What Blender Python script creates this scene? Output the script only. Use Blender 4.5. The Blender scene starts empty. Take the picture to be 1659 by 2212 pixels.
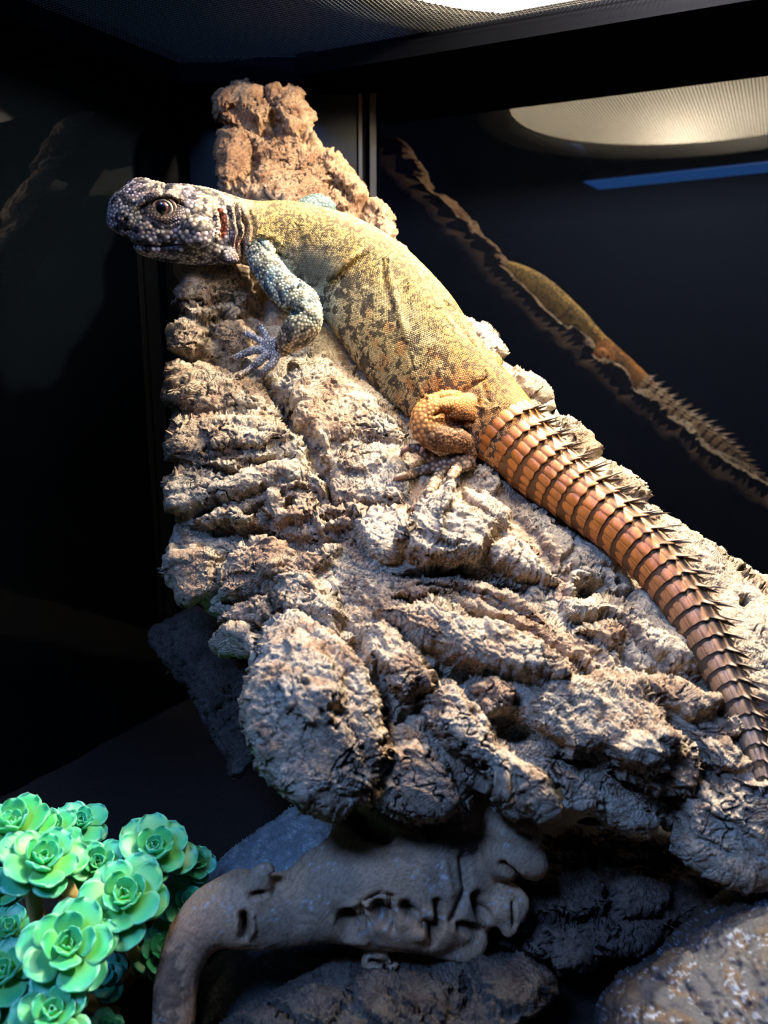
import bpy, bmesh, math, random
import numpy as np
from mathutils import Vector, Matrix
from mathutils.bvhtree import BVHTree

# ------------------------------------------------------------------ camera, world, light
SC = bpy.context.scene
random.seed(7)
RNG = np.random.default_rng(7)
CAM_Z = 0.34                 # metres above the substrate
PITCH = math.radians(12.0)
FPX = 1736.0                 # focal length in pixels of a 1659 wide frame
CX, CY = 829.5, 1106.0
CP, SP = math.cos(PITCH), math.sin(PITCH)

cam_data = bpy.data.cameras.new('camera')
cam = bpy.data.objects.new('camera', cam_data)
SC.collection.objects.link(cam)
cam.location = (0, 0, CAM_Z)
cam.rotation_euler = (math.pi / 2 - PITCH, 0, 0)
cam_data.sensor_fit = 'HORIZONTAL'
cam_data.sensor_width = 36.0
cam_data.lens = 36.0 * FPX / 1659.0
cam_data.clip_start = 0.005
cam_data.dof.use_dof = True
cam_data.dof.focus_distance = 0.47
cam_data.dof.aperture_fstop = 11.0
SC.camera = cam

world = bpy.data.worlds.new('dark_room')
SC.world = world
world.use_nodes = True
world.node_tree.nodes['Background'].inputs[0].default_value = (0.10, 0.22, 0.45, 1)
world.node_tree.nodes['Background'].inputs[1].default_value = 0.018

SC.view_settings.view_transform = 'Standard'
SC.view_settings.look = 'None'
SC.view_settings.gamma = 1.0
SC.view_settings.use_curve_mapping = False
SC.view_settings.exposure = 0.0

CEIL_Z = 0.560
LAMP = (0.116, 0.453)              # basking lamp, above the mesh lid
spot_data = bpy.data.lights.new('basking_light', 'POINT')
spot_data.energy = 36.0
spot_data.color = (1.0, 0.86, 0.66)
spot_data.shadow_soft_size = 0.010
spot = bpy.data.objects.new('basking_light', spot_data)
BULB = (LAMP[0] + .060, LAMP[1] + .045)
spot.location = (BULB[0], BULB[1], CEIL_Z + 0.062)
SC.collection.objects.link(spot)

LEDP = (0.085, 0.214); LEDR = math.radians(-19)     # blue LED strip under the lid
fill_data = bpy.data.lights.new('room_daylight', 'AREA')   # cool room light falling in from the front, high up
fill_data.shape = 'RECTANGLE'
fill_data.size = 0.28
fill_data.size_y = 0.20
fill_data.energy = 18.0
fill_data.color = (0.24, 0.45, 1.0)
fill = bpy.data.objects.new('room_daylight', fill_data)
fill.location = (-0.40, -0.22, 1.05)
fill.rotation_euler = (Vector((0.0, 0.42, 0.18)) - Vector(fill.location)).to_track_quat('-Z', 'Y').to_euler()
SC.collection.objects.link(fill)

# ------------------------------------------------------------------ helpers
COL = SC.collection
FW = Vector((0, CP, -SP))
UPV = Vector((0, SP, CP))
def P(px, py, d):
    """point of the tank seen at a photo pixel, d metres deep"""
    u = (px - CX) / FPX * d
    v = (CY - py) / FPX * d
    return Vector((u, d * CP + v * SP, CAM_Z + v * CP - d * SP))
def Pn(px, py, d):
    u = (px - CX) / FPX * d
    v = (CY - py) / FPX * d
    return np.stack([u, d * CP + v * SP, CAM_Z + v * CP - d * SP], -1)
def proj(A):
    Z = A[..., 2] - CAM_Z
    d = A[..., 1] * CP - Z * SP
    v = A[..., 1] * SP + Z * CP
    return CX + FPX * A[..., 0] / d, CY - FPX * v / d, d

def tag(o, label=None, cat=None, group=None, kind=None):
    if label: o['label'] = label
    if cat: o['category'] = cat
    if group: o['group'] = group
    if kind: o['kind'] = kind
    return o
def empty(name, loc=(0, 0, 0)):
    o = bpy.data.objects.new(name, None)
    o.location = loc
    o.empty_display_size = 0.02
    COL.objects.link(o)
    return o
def mesh_obj(name, V, F, mat, parent=None, col=None, smooth=True, extra=None):
    me = bpy.data.meshes.new(name)
    V = np.asarray(V, dtype=np.float32)
    F = np.asarray(F, dtype=np.int32) if not isinstance(F, list) else F
    if isinstance(F, np.ndarray):
        n, k = F.shape
        me.vertices.add(len(V)); me.vertices.foreach_set('co', V.ravel())
        me.loops.add(n * k); me.loops.foreach_set('vertex_index', F.ravel())
        me.polygons.add(n)
        me.polygons.foreach_set('loop_start', np.arange(0, n * k, k, dtype=np.int32))
        me.update(calc_edges=True)
    else:
        me.from_pydata([tuple(map(float, v)) for v in V], [], F)
    me.validate(); me.update()
    if smooth: me.shade_smooth()
    else: me.shade_flat()
    if col is not None and len(col) == len(me.vertices):
        set_col(me, col)
    if extra:
        for k_, a in extra.items():
            at = me.attributes.new(k_, 'FLOAT', 'POINT')
            at.data.foreach_set('value', np.asarray(a, dtype=np.float32).ravel())
    if mat: me.materials.append(mat)
    o = bpy.data.objects.new(name, me)
    COL.objects.link(o)
    if parent: 
        o.parent = parent
        o.matrix_parent_inverse = Matrix.Translation(-parent.location) if parent.parent is None else Matrix.Identity(4)
    return o
def set_col(me, col):
    c = np.ones((len(me.vertices), 4), dtype=np.float32)
    c[:, :3] = np.clip(col, 0, 1)
    at = me.color_attributes.new('Col', 'FLOAT_COLOR', 'POINT')
    at.data.foreach_set('color', c.ravel())
def join(parts):
    """[(V,F)] -> V,F (same polygon size)"""
    Vs, Fs, n = [], [], 0
    for V, F in parts:
        V = np.asarray(V); F = np.asarray(F)
        Vs.append(V); Fs.append(F + n); n += len(V)
    return np.concatenate(Vs), np.concatenate(Fs)
def box_vf(a, b):
    x0, y0, z0 = a; x1, y1, z1 = b
    V = np.array([(x0,y0,z0),(x1,y0,z0),(x1,y1,z0),(x0,y1,z0),(x0,y0,z1),(x1,y0,z1),(x1,y1,z1),(x0,y1,z1)], float)
    F = np.array([(0,3,2,1),(4,5,6,7),(0,1,5,4),(1,2,6,5),(2,3,7,6),(3,0,4,7)])
    return V, F
def bar_vf(p, q, w, h, up=(0, 0, 1)):
    """box bar from p to q, w wide sideways, h thick along up"""
    p = np.array(p, float); q = np.array(q, float); up = np.array(up, float)
    t = (q - p) / np.linalg.norm(q - p)
    s = np.cross(t, up); s /= np.linalg.norm(s); u = np.cross(s, t)
    V = [c + s * a * w / 2 + u * b * h / 2 for c in (p, q) for a, b in ((-1,-1),(1,-1),(1,1),(-1,1))]
    F = np.array([(0,1,2,3),(7,6,5,4),(0,4,5,1),(1,5,6,2),(2,6,7,3),(3,7,4,0)])
    return np.array(V), F

# Perlin noise, vectorised
_perm = np.random.default_rng(3).permutation(256).astype(np.int32)
_perm = np.concatenate([_perm, _perm, _perm])
_g3 = np.random.default_rng(5).normal(size=(256, 3)); _g3 /= np.linalg.norm(_g3, axis=1)[:, None]
_g3 = _g3.astype(np.float32)
def perlin(A, f=1.0, seed=0):
    A = (np.asarray(A, dtype=np.float32) * f + seed * 17.31).reshape(-1, 3)
    i = np.floor(A).astype(np.int32); r = A - i; i &= 255
    u = r * r * r * (r * (r * 6 - 15) + 10)
    out = 0
    for dx in (0, 1):
        wx = u[:, 0] if dx else 1 - u[:, 0]
        px = _perm[(i[:, 0] + dx) & 255]
        for dy in (0, 1):
            wy = u[:, 1] if dy else 1 - u[:, 1]
            py = _perm[px + ((i[:, 1] + dy) & 255)]
            for dz in (0, 1):
                wz = u[:, 2] if dz else 1 - u[:, 2]
                g = _g3[_perm[py + ((i[:, 2] + dz) & 255)]]
                dot = g[:, 0] * (r[:, 0] - dx) + g[:, 1] * (r[:, 1] - dy) + g[:, 2] * (r[:, 2] - dz)
                out = out + wx * wy * wz * dot
    return out * 1.6
def fbm(A, f, o=4, seed=0, gain=0.5, ridged=False):
    s = 0; a = 1.0
    for k in range(o):
        n = perlin(A, f, seed + k)
        if ridged: n = 1 - 2 * np.abs(n)
        s = s + a * n; a *= gain; f *= 2.03
    return s
def sstep(a, b, x):
    t = np.clip((x - a) / (b - a), 0, 1)
    return t * t * (3 - 2 * t)
def mixc(a, b, t):
    a = np.asarray(a, dtype=float); b = np.asarray(b, dtype=float)
    return a + (b - a) * np.asarray(t)[..., None]

def poly_sd(X, Y, poly):
    """signed px distance (+ inside) and nearest boundary point"""
    poly = np.asarray(poly, float)
    best = np.full(X.shape, 1e18); nx = np.zeros(X.shape); ny = np.zeros(X.shape)
    inside = np.zeros(X.shape, bool)
    n = len(poly)
    for k in range(n):
        ax, ay = poly[k]; bx, by = poly[(k + 1) % n]
        ex, ey = bx - ax, by - ay
        t = np.clip(((X - ax) * ex + (Y - ay) * ey) / (ex * ex + ey * ey + 1e-9), 0, 1)
        qx = ax + t * ex; qy = ay + t * ey
        d = (X - qx) ** 2 + (Y - qy) ** 2
        m = d < best
        best = np.where(m, d, best); nx = np.where(m, qx, nx); ny = np.where(m, qy, ny)
        c = ((ay > Y) != (by > Y))
        if ay != by:
            inside ^= c & (X < (bx - ax) * (Y - ay) / (by - ay) + ax)
    return np.where(inside, 1, -1) * np.sqrt(best), nx, ny
def line_d(X, Y, pts):
    """px distance to polyline and parameter 0..1 along it"""
    pts = np.asarray(pts, float)
    L = np.r_[0, np.cumsum(np.hypot(*np.diff(pts, axis=0).T))]
    best = np.full(X.shape, 1e18); par = np.zeros(X.shape)
    for k in range(len(pts) - 1):
        ax, ay = pts[k]; bx, by = pts[k + 1]
        ex, ey = bx - ax, by - ay
        t = np.clip(((X - ax) * ex + (Y - ay) * ey) / (ex * ex + ey * ey + 1e-9), 0, 1)
        d = (X - ax - t * ex) ** 2 + (Y - ay - t * ey) ** 2
        m = d < best
        best = np.where(m, d, best); par = np.where(m, (L[k] + t * (L[k + 1] - L[k])) / L[-1], par)
    return np.sqrt(best), par
def tps(ctrl):
    """thin plate interpolation of (x,y,value)"""
    c = np.asarray(ctrl, float); xy = c[:, :2] / 1000.0; n = len(c)
    def U(r2): return np.where(r2 > 0, r2 * np.log(r2 + 1e-12), 0)
    K = U(((xy[:, None] - xy[None]) ** 2).sum(-1)) + np.eye(n) * 2e-3
    Pm = np.c_[np.ones(n), xy]
    A = np.block([[K, Pm], [Pm.T, np.zeros((3, 3))]])
    w = np.linalg.solve(A, np.r_[c[:, 2], 0, 0, 0])
    def f(X, Y):
        x = X / 1000.0; y = Y / 1000.0
        s = w[n] + w[n + 1] * x + w[n + 2] * y
        for k in range(n):
            s = s + w[k] * U((x - xy[k, 0]) ** 2 + (y - xy[k, 1]) ** 2)
        return s
    return f

def shape_height(WX, WY, lobes, strokes):
    H = np.zeros(WX.shape); T = np.zeros(WX.shape + (2,))
    def sub(pts, m):
        pts = np.asarray(pts, float)
        x0, y0 = pts.min(0) - m; x1, y1 = pts.max(0) + m
        return (WX > x0) & (WX < x1) & (WY > y0) & (WY < y1)
    for L in lobes:
        poly, h, w = L[0], L[1], L[2]
        m = sub(poly, 4)
        s, _, _ = poly_sd(WX[m], WY[m], poly)
        t = np.clip(s / w, 0, 1)
        H[m] += h * np.sqrt(1 - (1 - t) ** 2)
        if len(L) > 3:
            T[..., L[3]][m] = np.maximum(T[..., L[3]][m], sstep(0, 1, s / w * 1.4))
    for S in strokes:
        pts, w, h = S[0], S[1], S[2]
        m = sub(pts, w * 3)
        r, par = line_d(WX[m], WY[m], pts)
        tp = np.clip(np.minimum(par, 1 - par) * 5, 0.25, 1) if len(pts) > 1 else 1
        ww = w * tp
        H[m] += h * np.exp(-(r / ww) ** 2) * np.sqrt(tp)
    return H, T

def relief(name, poly, ctrl, step, edge_w, edge_r, thick, lobes, strokes, detail, colour, mat,
           warp=10.0, rough=4.0, seed=0, parent=None):
    # rough silhouette
    pp = []
    n = len(poly)
    for k in range(n):
        a = np.array(poly[k], float); b = np.array(poly[(k + 1) % n], float)
        m = max(1, int(np.hypot(*(b - a)) / 9))
        for j in range(m): pp.append(a + (b - a) * j / m)
    pp = np.array(pp)
    q = np.c_[pp, np.zeros(len(pp))]
    pp = pp + rough * np.stack([fbm(q, 1 / 28., 3, seed + 50), fbm(q, 1 / 28., 3, seed + 60)], -1)
    x0, y0 = pp.min(0) - step * 2; x1, y1 = pp.max(0) + step * 2
    xs = np.arange(x0, x1, step); ys = np.arange(y0, y1, step)
    X, Y = np.meshgrid(xs, ys)
    sd, nx, ny = poly_sd(X, Y, pp)
    ok = sd > -step * 0.5
    # boundary snap
    nb = np.zeros_like(ok); nb[1:-1, 1:-1] = ~(ok[:-2, 1:-1] & ok[2:, 1:-1] & ok[1:-1, :-2] & ok[1:-1, 2:])
    sn = ok & (nb | (sd < 0))
    X = np.where(sn, nx, X); Y = np.where(sn, ny, Y)
    e = np.where(sn, 0, np.maximum(sd, 0))
    d0 = tps(ctrl)(X, Y)
    t = np.clip(e / edge_w, 0, 1)
    d1 = d0 + edge_r * (1 - np.sqrt(1 - (1 - t) ** 2))
    base = Pn(X, Y, d0)
    wx = warp * fbm(base, 45, 3, seed + 1).reshape(X.shape)
    wy = warp * fbm(base, 45, 3, seed + 2).reshape(X.shape)
    wx += warp * .35 * fbm(base, 260, 2, seed + 3).reshape(X.shape)
    wy += warp * .35 * fbm(base, 260, 2, seed + 4).reshape(X.shape)
    H, T = shape_height(X + wx, Y + wy, lobes, strokes)
    A = Pn(X, Y, d1)
    gx = np.gradient(A, axis=1); gy = np.gradient(A, axis=0)
    N = np.cross(gy, gx); N /= np.linalg.norm(N, axis=-1)[..., None] + 1e-12
    view = A - np.array([0, 0, CAM_Z])
    fl = (N * view).sum(-1) > 0
    N[fl] *= -1
    # keep the normals from turning fully edge-on at the rim
    vd = -view / np.linalg.norm(view, axis=-1)[..., None]
    N = N * .75 + vd * .25; N /= np.linalg.norm(N, axis=-1)[..., None]
    A = A + N * H[..., None]
    D, info = detail(A.reshape(-1, 3), X.ravel(), Y.ravel(), H.ravel(), e.ravel(), T.reshape(-1, 2))
    D = D.reshape(X.shape)
    gx = np.gradient(A, axis=1); gy = np.gradient(A, axis=0)
    N2 = np.cross(gy, gx); N2 /= np.linalg.norm(N2, axis=-1)[..., None] + 1e-12
    fl = (N2 * view).sum(-1) > 0; N2[fl] *= -1
    N2 = N2 * .7 + N * .3; N2 /= np.linalg.norm(N2, axis=-1)[..., None]
    A = A + N2 * D[..., None]
    col = colour(A.reshape(-1, 3), X.ravel(), Y.ravel(), H.ravel(), D.ravel(), T.reshape(-1, 2), info)
    idx = -np.ones(X.shape, int); idx[ok] = np.arange(ok.sum())
    ph_ = info.get('ph'); ph_ = np.zeros(X.shape) if ph_ is None else ph_.reshape(X.shape)
    V = A[ok]; C = col.reshape(X.shape + (3,))[ok]
    q = ok[:-1, :-1] & ok[1:, :-1] & ok[:-1, 1:] & ok[1:, 1:]
    F = np.stack([idx[:-1, :-1][q], idx[1:, :-1][q], idx[1:, 1:][q], idx[:-1, 1:][q]], -1)
    # coarse back
    k = max(1, int(14 / step))
    Xb, Yb, eb, okb, db = X[::k, ::k], Y[::k, ::k], e[::k, ::k], ok[::k, ::k], d1[::k, ::k]
    tb = np.clip(eb / (edge_w * 1.6), 0, 1)
    Ab = Pn(Xb, Yb, db + 0.002 + thick * np.sqrt(1 - (1 - tb) ** 2))
    Ab += (fbm(Ab, 60, 3, seed + 9).reshape(Xb.shape) * .003)[..., None]
    ib = -np.ones(Xb.shape, int); ib[okb] = np.arange(okb.sum())
    qb = okb[:-1, :-1] & okb[1:, :-1] & okb[:-1, 1:] & okb[1:, 1:]
    Fb = np.stack([ib[:-1, :-1][qb], ib[:-1, 1:][qb], ib[1:, 1:][qb], ib[1:, :-1][qb]], -1) + len(V)
    Vb = Ab[okb]; Cb = np.tile(np.array([[.10, .06, .04]]), (len(Vb), 1))
    V = np.concatenate([V, Vb]); F = np.concatenate([F, Fb]); C = np.concatenate([C, Cb])
    o = mesh_obj(name, V, F, mat, parent, C, extra={'ph': np.r_[ph_[ok], np.zeros(len(Vb))]})
    return o

# materials
def new_mat(name):
    m = bpy.data.materials.new(name); m.use_nodes = True
    nt = m.node_tree; b = nt.nodes['Principled BSDF']
    return m, nt, b
def simple_mat(name, col, rough=.5, metal=0., spec=.5, ior=1.45):
    m, nt, b = new_mat(name)
    b.inputs['Base Color'].default_value = (*col, 1)
    b.inputs['Roughness'].default_value = rough
    b.inputs['Metallic'].default_value = metal
    b.inputs['IOR'].default_value = ior
    b.inputs['Specular IOR Level'].default_value = spec
    return m
def attr_mat(name, rough=.8, spec=.3, noise_scale=900., noise_amt=.25, bump=.3, bump_scale=1400., bump_dist=.0006, sss=0., coat=0.):
    m, nt, b = new_mat(name)
    N = nt.nodes; Lk = nt.links
    at = N.new('ShaderNodeAttribute'); at.attribute_name = 'Col'
    tc = N.new('ShaderNodeTexCoord')
    ns = N.new('ShaderNodeTexNoise'); ns.inputs['Scale'].default_value = noise_scale; ns.inputs['Detail'].default_value = 6
    Lk.new(tc.outputs['Object'], ns.inputs['Vector'])
    mr = N.new('ShaderNodeMapRange'); mr.inputs['From Min'].default_value = .3; mr.inputs['From Max'].default_value = .7
    mr.inputs['To Min'].default_value = 1 - noise_amt; mr.inputs['To Max'].default_value = 1 + noise_amt
    Lk.new(ns.outputs['Fac'], mr.inputs['Value'])
    mx = N.new('ShaderNodeVectorMath'); mx.operation = 'SCALE'
    Lk.new(at.outputs['Color'], mx.inputs[0]); Lk.new(mr.outputs[0], mx.inputs['Scale'])
    Lk.new(mx.outputs[0], b.inputs['Base Color'])
    b.inputs['Roughness'].default_value = rough
    b.inputs['Specular IOR Level'].default_value = spec
    if coat: b.inputs['Coat Weight'].default_value = coat; b.inputs['Coat Roughness'].default_value = .3
    if bump:
        n2 = N.new('ShaderNodeTexNoise'); n2.inputs['Scale'].default_value = bump_scale; n2.inputs['Detail'].default_value = 5
        n2.inputs['Roughness'].default_value = .65
        Lk.new(tc.outputs['Object'], n2.inputs['Vector'])
        bp = N.new('ShaderNodeBump'); bp.inputs['Strength'].default_value = bump; bp.inputs['Distance'].default_value = bump_dist
        Lk.new(n2.outputs['Fac'], bp.inputs['Height']); Lk.new(bp.outputs[0], b.inputs['Normal'])
    if sss:
        b.inputs['Subsurface Weight'].default_value = sss
        b.inputs['Subsurface Radius'].default_value = (.3, .6, .3)
        b.inputs['Subsurface Scale'].default_value = .004
    return m

def bark_mat(name, line=.5, bump=1.0, rough=.85):
    m = attr_mat(name, rough, .25, 700, .26, bump, 1300, .0013)
    nt = m.node_tree; N = nt.nodes; Lk = nt.links; b = N['Principled BSDF']
    at = N.new('ShaderNodeAttribute'); at.attribute_name = 'ph'
    tc = N.new('ShaderNodeTexCoord')
    def noise(sc, det=4):
        n = N.new('ShaderNodeTexNoise'); n.inputs['Scale'].default_value = sc; n.inputs['Detail'].default_value = det
        Lk.new(tc.outputs['Object'], n.inputs['Vector']); return n.outputs['Fac']
    def math_(op, a, b_=None, c_=None):
        n = N.new('ShaderNodeMath'); n.operation = op
        for i, v in enumerate((a, b_, c_)):
            if v is None: continue
            if isinstance(v, (int, float)): n.inputs[i].default_value = v
            else: Lk.new(v, n.inputs[i])
        return n.outputs[0]
    w = math_('MULTIPLY_ADD', at.outputs['Fac'], 7.6, math_('MULTIPLY', noise(260, 3), 16.0))
    sn = math_('MULTIPLY_ADD', math_('SINE', w), .5, .5)
    lines = math_('POWER', sn, 2.5)
    mask = N.new('ShaderNodeMapRange'); mask.inputs['From Min'].default_value = .46; mask.inputs['From Max'].default_value = .58
    Lk.new(noise(38, 2), mask.inputs['Value'])
    lm = math_('MULTIPLY', lines, math_('MULTIPLY_ADD', mask.outputs[0], .8, .2))
    # dark specks of broken cork
    sp = N.new('ShaderNodeMapRange'); sp.inputs['From Min'].default_value = .60; sp.inputs['From Max'].default_value = .70
    Lk.new(noise(420, 6), sp.inputs['Value'])
    dark = math_('SUBTRACT', 1.0, math_('MULTIPLY_ADD', lm, line * .55, math_('MULTIPLY', sp.outputs[0], .5)))
    old = b.inputs['Base Color'].links[0].from_socket
    sc = N.new('ShaderNodeVectorMath'); sc.operation = 'SCALE'
    Lk.new(old, sc.inputs[0]); Lk.new(dark, sc.inputs['Scale']); Lk.new(sc.outputs[0], b.inputs['Base Color'])
    bp = N.new('ShaderNodeBump'); bp.inputs['Distance'].default_value = .0006; bp.inputs['Strength'].default_value = line; bp.invert = True
    Lk.new(math_('MULTIPLY_ADD', sp.outputs[0], 1.2, lm), bp.inputs['Height'])
    prev = b.inputs['Normal'].links[0].from_socket
    Lk.new(prev, bp.inputs['Normal']); Lk.new(bp.outputs[0], b.inputs['Normal'])
    return m
# ------------------------------------------------------------------ the tank
def glass_wall_mat(name, base, ior, rough):
    m, nt, b = new_mat(name)
    b.inputs['Base Color'].default_value = (*base, 1)
    b.inputs['IOR'].default_value = ior
    b.inputs['Roughness'].default_value = rough
    return m
M_GLASS = glass_wall_mat('black_glass', (.0015, .0022, .0045), 1.75, .018)
M_GLASS_L = glass_wall_mat('black_glass_left', (.0015, .0026, .004), 1.45, .02)
M_BACK = simple_mat('black_panel', (.003, .004, .006), .45, 0, .15)
M_FRAME = simple_mat('black_plastic', (.0018, .002, .003), .95, 0, 0.)
M_MESH = simple_mat('steel_mesh', (.008, .008, .008), .5, .2)

RC = np.array([-0.0165, 0.758])          # where back panel and right wall meet
LC = np.array([-0.172, 0.760])           # where back panel and left wall meet
AR = math.radians(26.0)
AL = math.radians(30.0)
dr = np.array([math.cos(AR), -math.sin(AR)])
dl = np.array([-math.sin(AL), -math.cos(AL)])
def wall(name, a, b, mat, z0=-0.01, z1=CEIL_Z + .02, th=.006, outward=None):
    a = np.array(a); b = np.array(b); o = np.array(outward) * th
    q = [a, b, b + o, a + o]
    V = [(x, y, z) for z in (z0, z1) for x, y in q]
    F = np.array([(0,1,2,3),(7,6,5,4),(0,4,5,1),(1,5,6,2),(2,6,7,3),(3,7,4,0)])
    o_ = mesh_obj(name, V, F, mat, smooth=False)
    bm = bmesh.new(); bm.from_mesh(o_.data); bmesh.ops.recalc_face_normals(bm, faces=bm.faces); bm.to_mesh(o_.data); bm.free()
    return tag(o_, kind='structure')
R1 = RC + dr * 0.62; L1 = LC + dl * 0.92
wall('wall_right', RC, R1, M_GLASS, outward=(math.sin(AR), math.cos(AR)))
wall('wall_back', LC, RC, M_BACK, outward=(0, 1))
wall('wall_left', LC, L1, M_GLASS_L, outward=(-math.cos(AL), math.sin(AL)))
# floor of dark sand
fl_V, fl_F = [], []
nxg, nyg = 90, 100
gx_, gy_ = np.meshgrid(np.linspace(-.68, .6, nxg), np.linspace(-.10, .80, nyg))
zz = .004 * fbm(np.stack([gx_, gy_, gx_ * 0], -1), 14, 4).reshape(gx_.shape)
Vf = np.stack([gx_, gy_, zz], -1).reshape(-1, 3)
ii = np.arange(nxg * nyg).reshape(nyg, nxg)
Ff = np.stack([ii[:-1, :-1].ravel(), ii[:-1, 1:].ravel(), ii[1:, 1:].ravel(), ii[1:, :-1].ravel()], -1)
M_SAND = attr_mat('dark_sand', .9, .2, 600, .5, .8, 900, .001)
tag(mesh_obj('floor', Vf, Ff, M_SAND, col=np.tile([[.012, .011, .011]], (len(Vf), 1))), kind='structure')
# light edge profiles in the back corner
for k, (x, w, c) in enumerate(((-.0205, .0030, .16), (-.0095, .0055, .10))):
    V, F = box_vf((x - w / 2, .7495, 0.02), (x + w / 2, .7525, .552))
    tag(mesh_obj('trim_%d' % (k + 1), V, F, simple_mat('grey_profile_%d' % k, (c, c * .95, c * .9), .3, .3), smooth=False), kind='structure')
V, F = box_vf((-.075, .752, 0.02), (-.024, .757, .548))
tag(mesh_obj('trim_3', V, F, simple_mat('smoked_strip', (.028, .031, .034), .25), smooth=False), kind='structure')

# lid: frame around the walls and wire mesh
lid = empty('mesh_lid', (0, .3, CEIL_Z))
tag(lid, 'black framed steel mesh lid covering the top of the tank', 'lid')
rin = np.array([-math.sin(AR), -math.cos(AR)]); lin = np.array([math.cos(AL), -math.sin(AL)])
FR = .080
def frame_bar(a, b, inn, w=FR, z=CEIL_Z - .004, h=.016):
    c0 = np.array(a) + inn * w / 2; c1 = np.array(b) + inn * w / 2
    mesh_obj('frame_bar', *bar_vf((*c0, z), (*c1, z), w, h), M_FRAME, lid, smooth=False)
    c0 = np.array(a) + inn * (w + .001); c1 = np.array(b) + inn * (w + .001)
    mesh_obj('frame_lip', *bar_vf((*c0, z - .005), (*c1, z - .005), .0022, .012), M_FRAME, lid, smooth=False)
frame_bar(RC - dr * .02, R1, rin)
frame_bar(LC, L1, lin, .03)
frame_bar(LC, RC, np.array([0, -1.]), .05)
# square woven mesh, wires both ways, clipped to the frame's opening
poly_in = [RC + dr * .03 + rin * .078, R1 + rin * .078, (R1[0], -.09), (L1[0], -.09), L1 + lin * .025, LC + lin * .03 + dl * .03]
def clip_line(p, d, poly):
    ts = []
    n = len(poly)
    for k in range(n):
        a = np.array(poly[k]); b = np.array(poly[(k + 1) % n]); e = b - a
        den = d[0] * e[1] - d[1] * e[0]
        if abs(den) < 1e-9: continue
        w = a - p
        t = (w[0] * e[1] - w[1] * e[0]) / den
        s = (w[0] * d[1] - w[1] * d[0]) / den
        if 0 <= s <= 1: ts.append(t)
    return (min(ts), max(ts)) if len(ts) >= 2 else None
wires = []
SPC = .0030
for dvec, off in ((dr, rin), (rin, dr)):
    for k in range(-400, 400):
        p = np.array([.05, .4]) + off * k * SPC
        c = clip_line(p, dvec, poly_in)
        if c is None or c[1] - c[0] < .01: continue
        a = p + dvec * c[0]; b = p + dvec * c[1]
        wires.append(bar_vf((*a, CEIL_Z + .0001 * (dvec is dr)), (*b, CEIL_Z + .0001 * (dvec is dr)), 0.00042, .00036))
V, F = join(wires)
tag(mesh_obj('wire_mesh', V, F, M_MESH, lid, smooth=False), kind='stuff')

# lamp domes on the lid
def lathe_vf(prof, n=64, cx=0, cy=0):
    V, F = [], []
    for r, z in prof:
        for j in range(n):
            a = 2 * math.pi * j / n
            V.append((cx + r * math.cos(a), cy + r * math.sin(a), z))
    for i in range(len(prof) - 1):
        for j in range(n):
            F.append((i*n+j, i*n+(j+1)%n, (i+1)*n+(j+1)%n, (i+1)*n+j))
    return np.array(V), np.array(F)
M_DOME_IN = simple_mat('brushed_reflector', (.70, .68, .62), .42, .65)
M_DOME_OUT = simple_mat('black_enamel', (.01, .01, .01), .4)
def dome(name, x, y, R, label, lit):
    e = empty(name, (x, y, CEIL_Z + .008)); tag(e, label, 'lamp')
    z = CEIL_Z + .008
    prof = [(R, z)] + [(R * math.cos(t) ** .8 if t < 1.4 else .02, z + R * .80 * math.sin(t)) for t in np.linspace(.05, 1.45, 14)]
    prof[-1] = (.021, prof[-1][1])
    mesh_obj('reflector', *lathe_vf(prof, 64, x, y), M_DOME_IN, e)
    po = [(r + .0015, zz_ + .001) for r, zz_ in prof]; zt = po[-1][1]
    po += [(.024, zt + .06), (.018, zt + .065), (0.0005, zt + .066)]
    mesh_obj('housing', *lathe_vf([(R + .006, z - .0015), (R + .006, z + .003)] + po, 64, x, y), M_DOME_OUT, e)
    b = simple_mat('lamp_bulb_' + ('on' if lit else 'off'), (.8, .8, .78), .25)
    if lit:
        bb = b.node_tree.nodes['Principled BSDF']
        bb.inputs['Emission Color'].default_value = (1, .86, .62, 1); bb.inputs['Emission Strength'].default_value = 14
    zb = z + .084
    pb = [(0.0005, zb)] + [(.028 * math.sin(t), zb + .028 * (1 - math.cos(t))) for t in np.linspace(.3, 1.9, 9)] + [(.016, zb + .05), (.014, zb + .065)]
    mesh_obj('bulb', *lathe_vf(pb, 40, *(BULB if lit else (x, y))), b, e)
dome('basking_lamp', LAMP[0], LAMP[1], .182, 'lit basking lamp dome over the mesh lid, reflected upper right', True)
dome('spare_lamp', -.28, .25, .09, 'unlit lamp dome over the mesh lid, reflected at top left', False)
spot.visible_camera = True
# LED strip
ls = empty('led_strip_light', (*LEDP, CEIL_Z - .005))
tag(ls, 'blue-white LED strip under the lid front, seen mirrored in the right glass', 'lamp')
rot = Matrix.Rotation(LEDR, 4, 'Z')
def strip(name, a, b, mat):
    V, F = box_vf(a, b)
    V = np.array([rot @ Vector(v) for v in V]) + np.array([*LEDP, CEIL_Z - .0115])
    return mesh_obj(name, V, F, mat, ls, smooth=False)
strip('housing', (-.24, -.034, -.004), (.24, .034, .004), M_FRAME)
md = simple_mat('led_diffuser', (.1, .12, .2), .4)
bb = md.node_tree.nodes['Principled BSDF']
bb.inputs['Emission Color'].default_value = (.045, .27, 1.0, 1); bb.inputs['Emission Strength'].default_value = 1.7
strip('diffuser', (-.235, -.030, -.0058), (.235, .030, -.0042), md)
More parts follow.
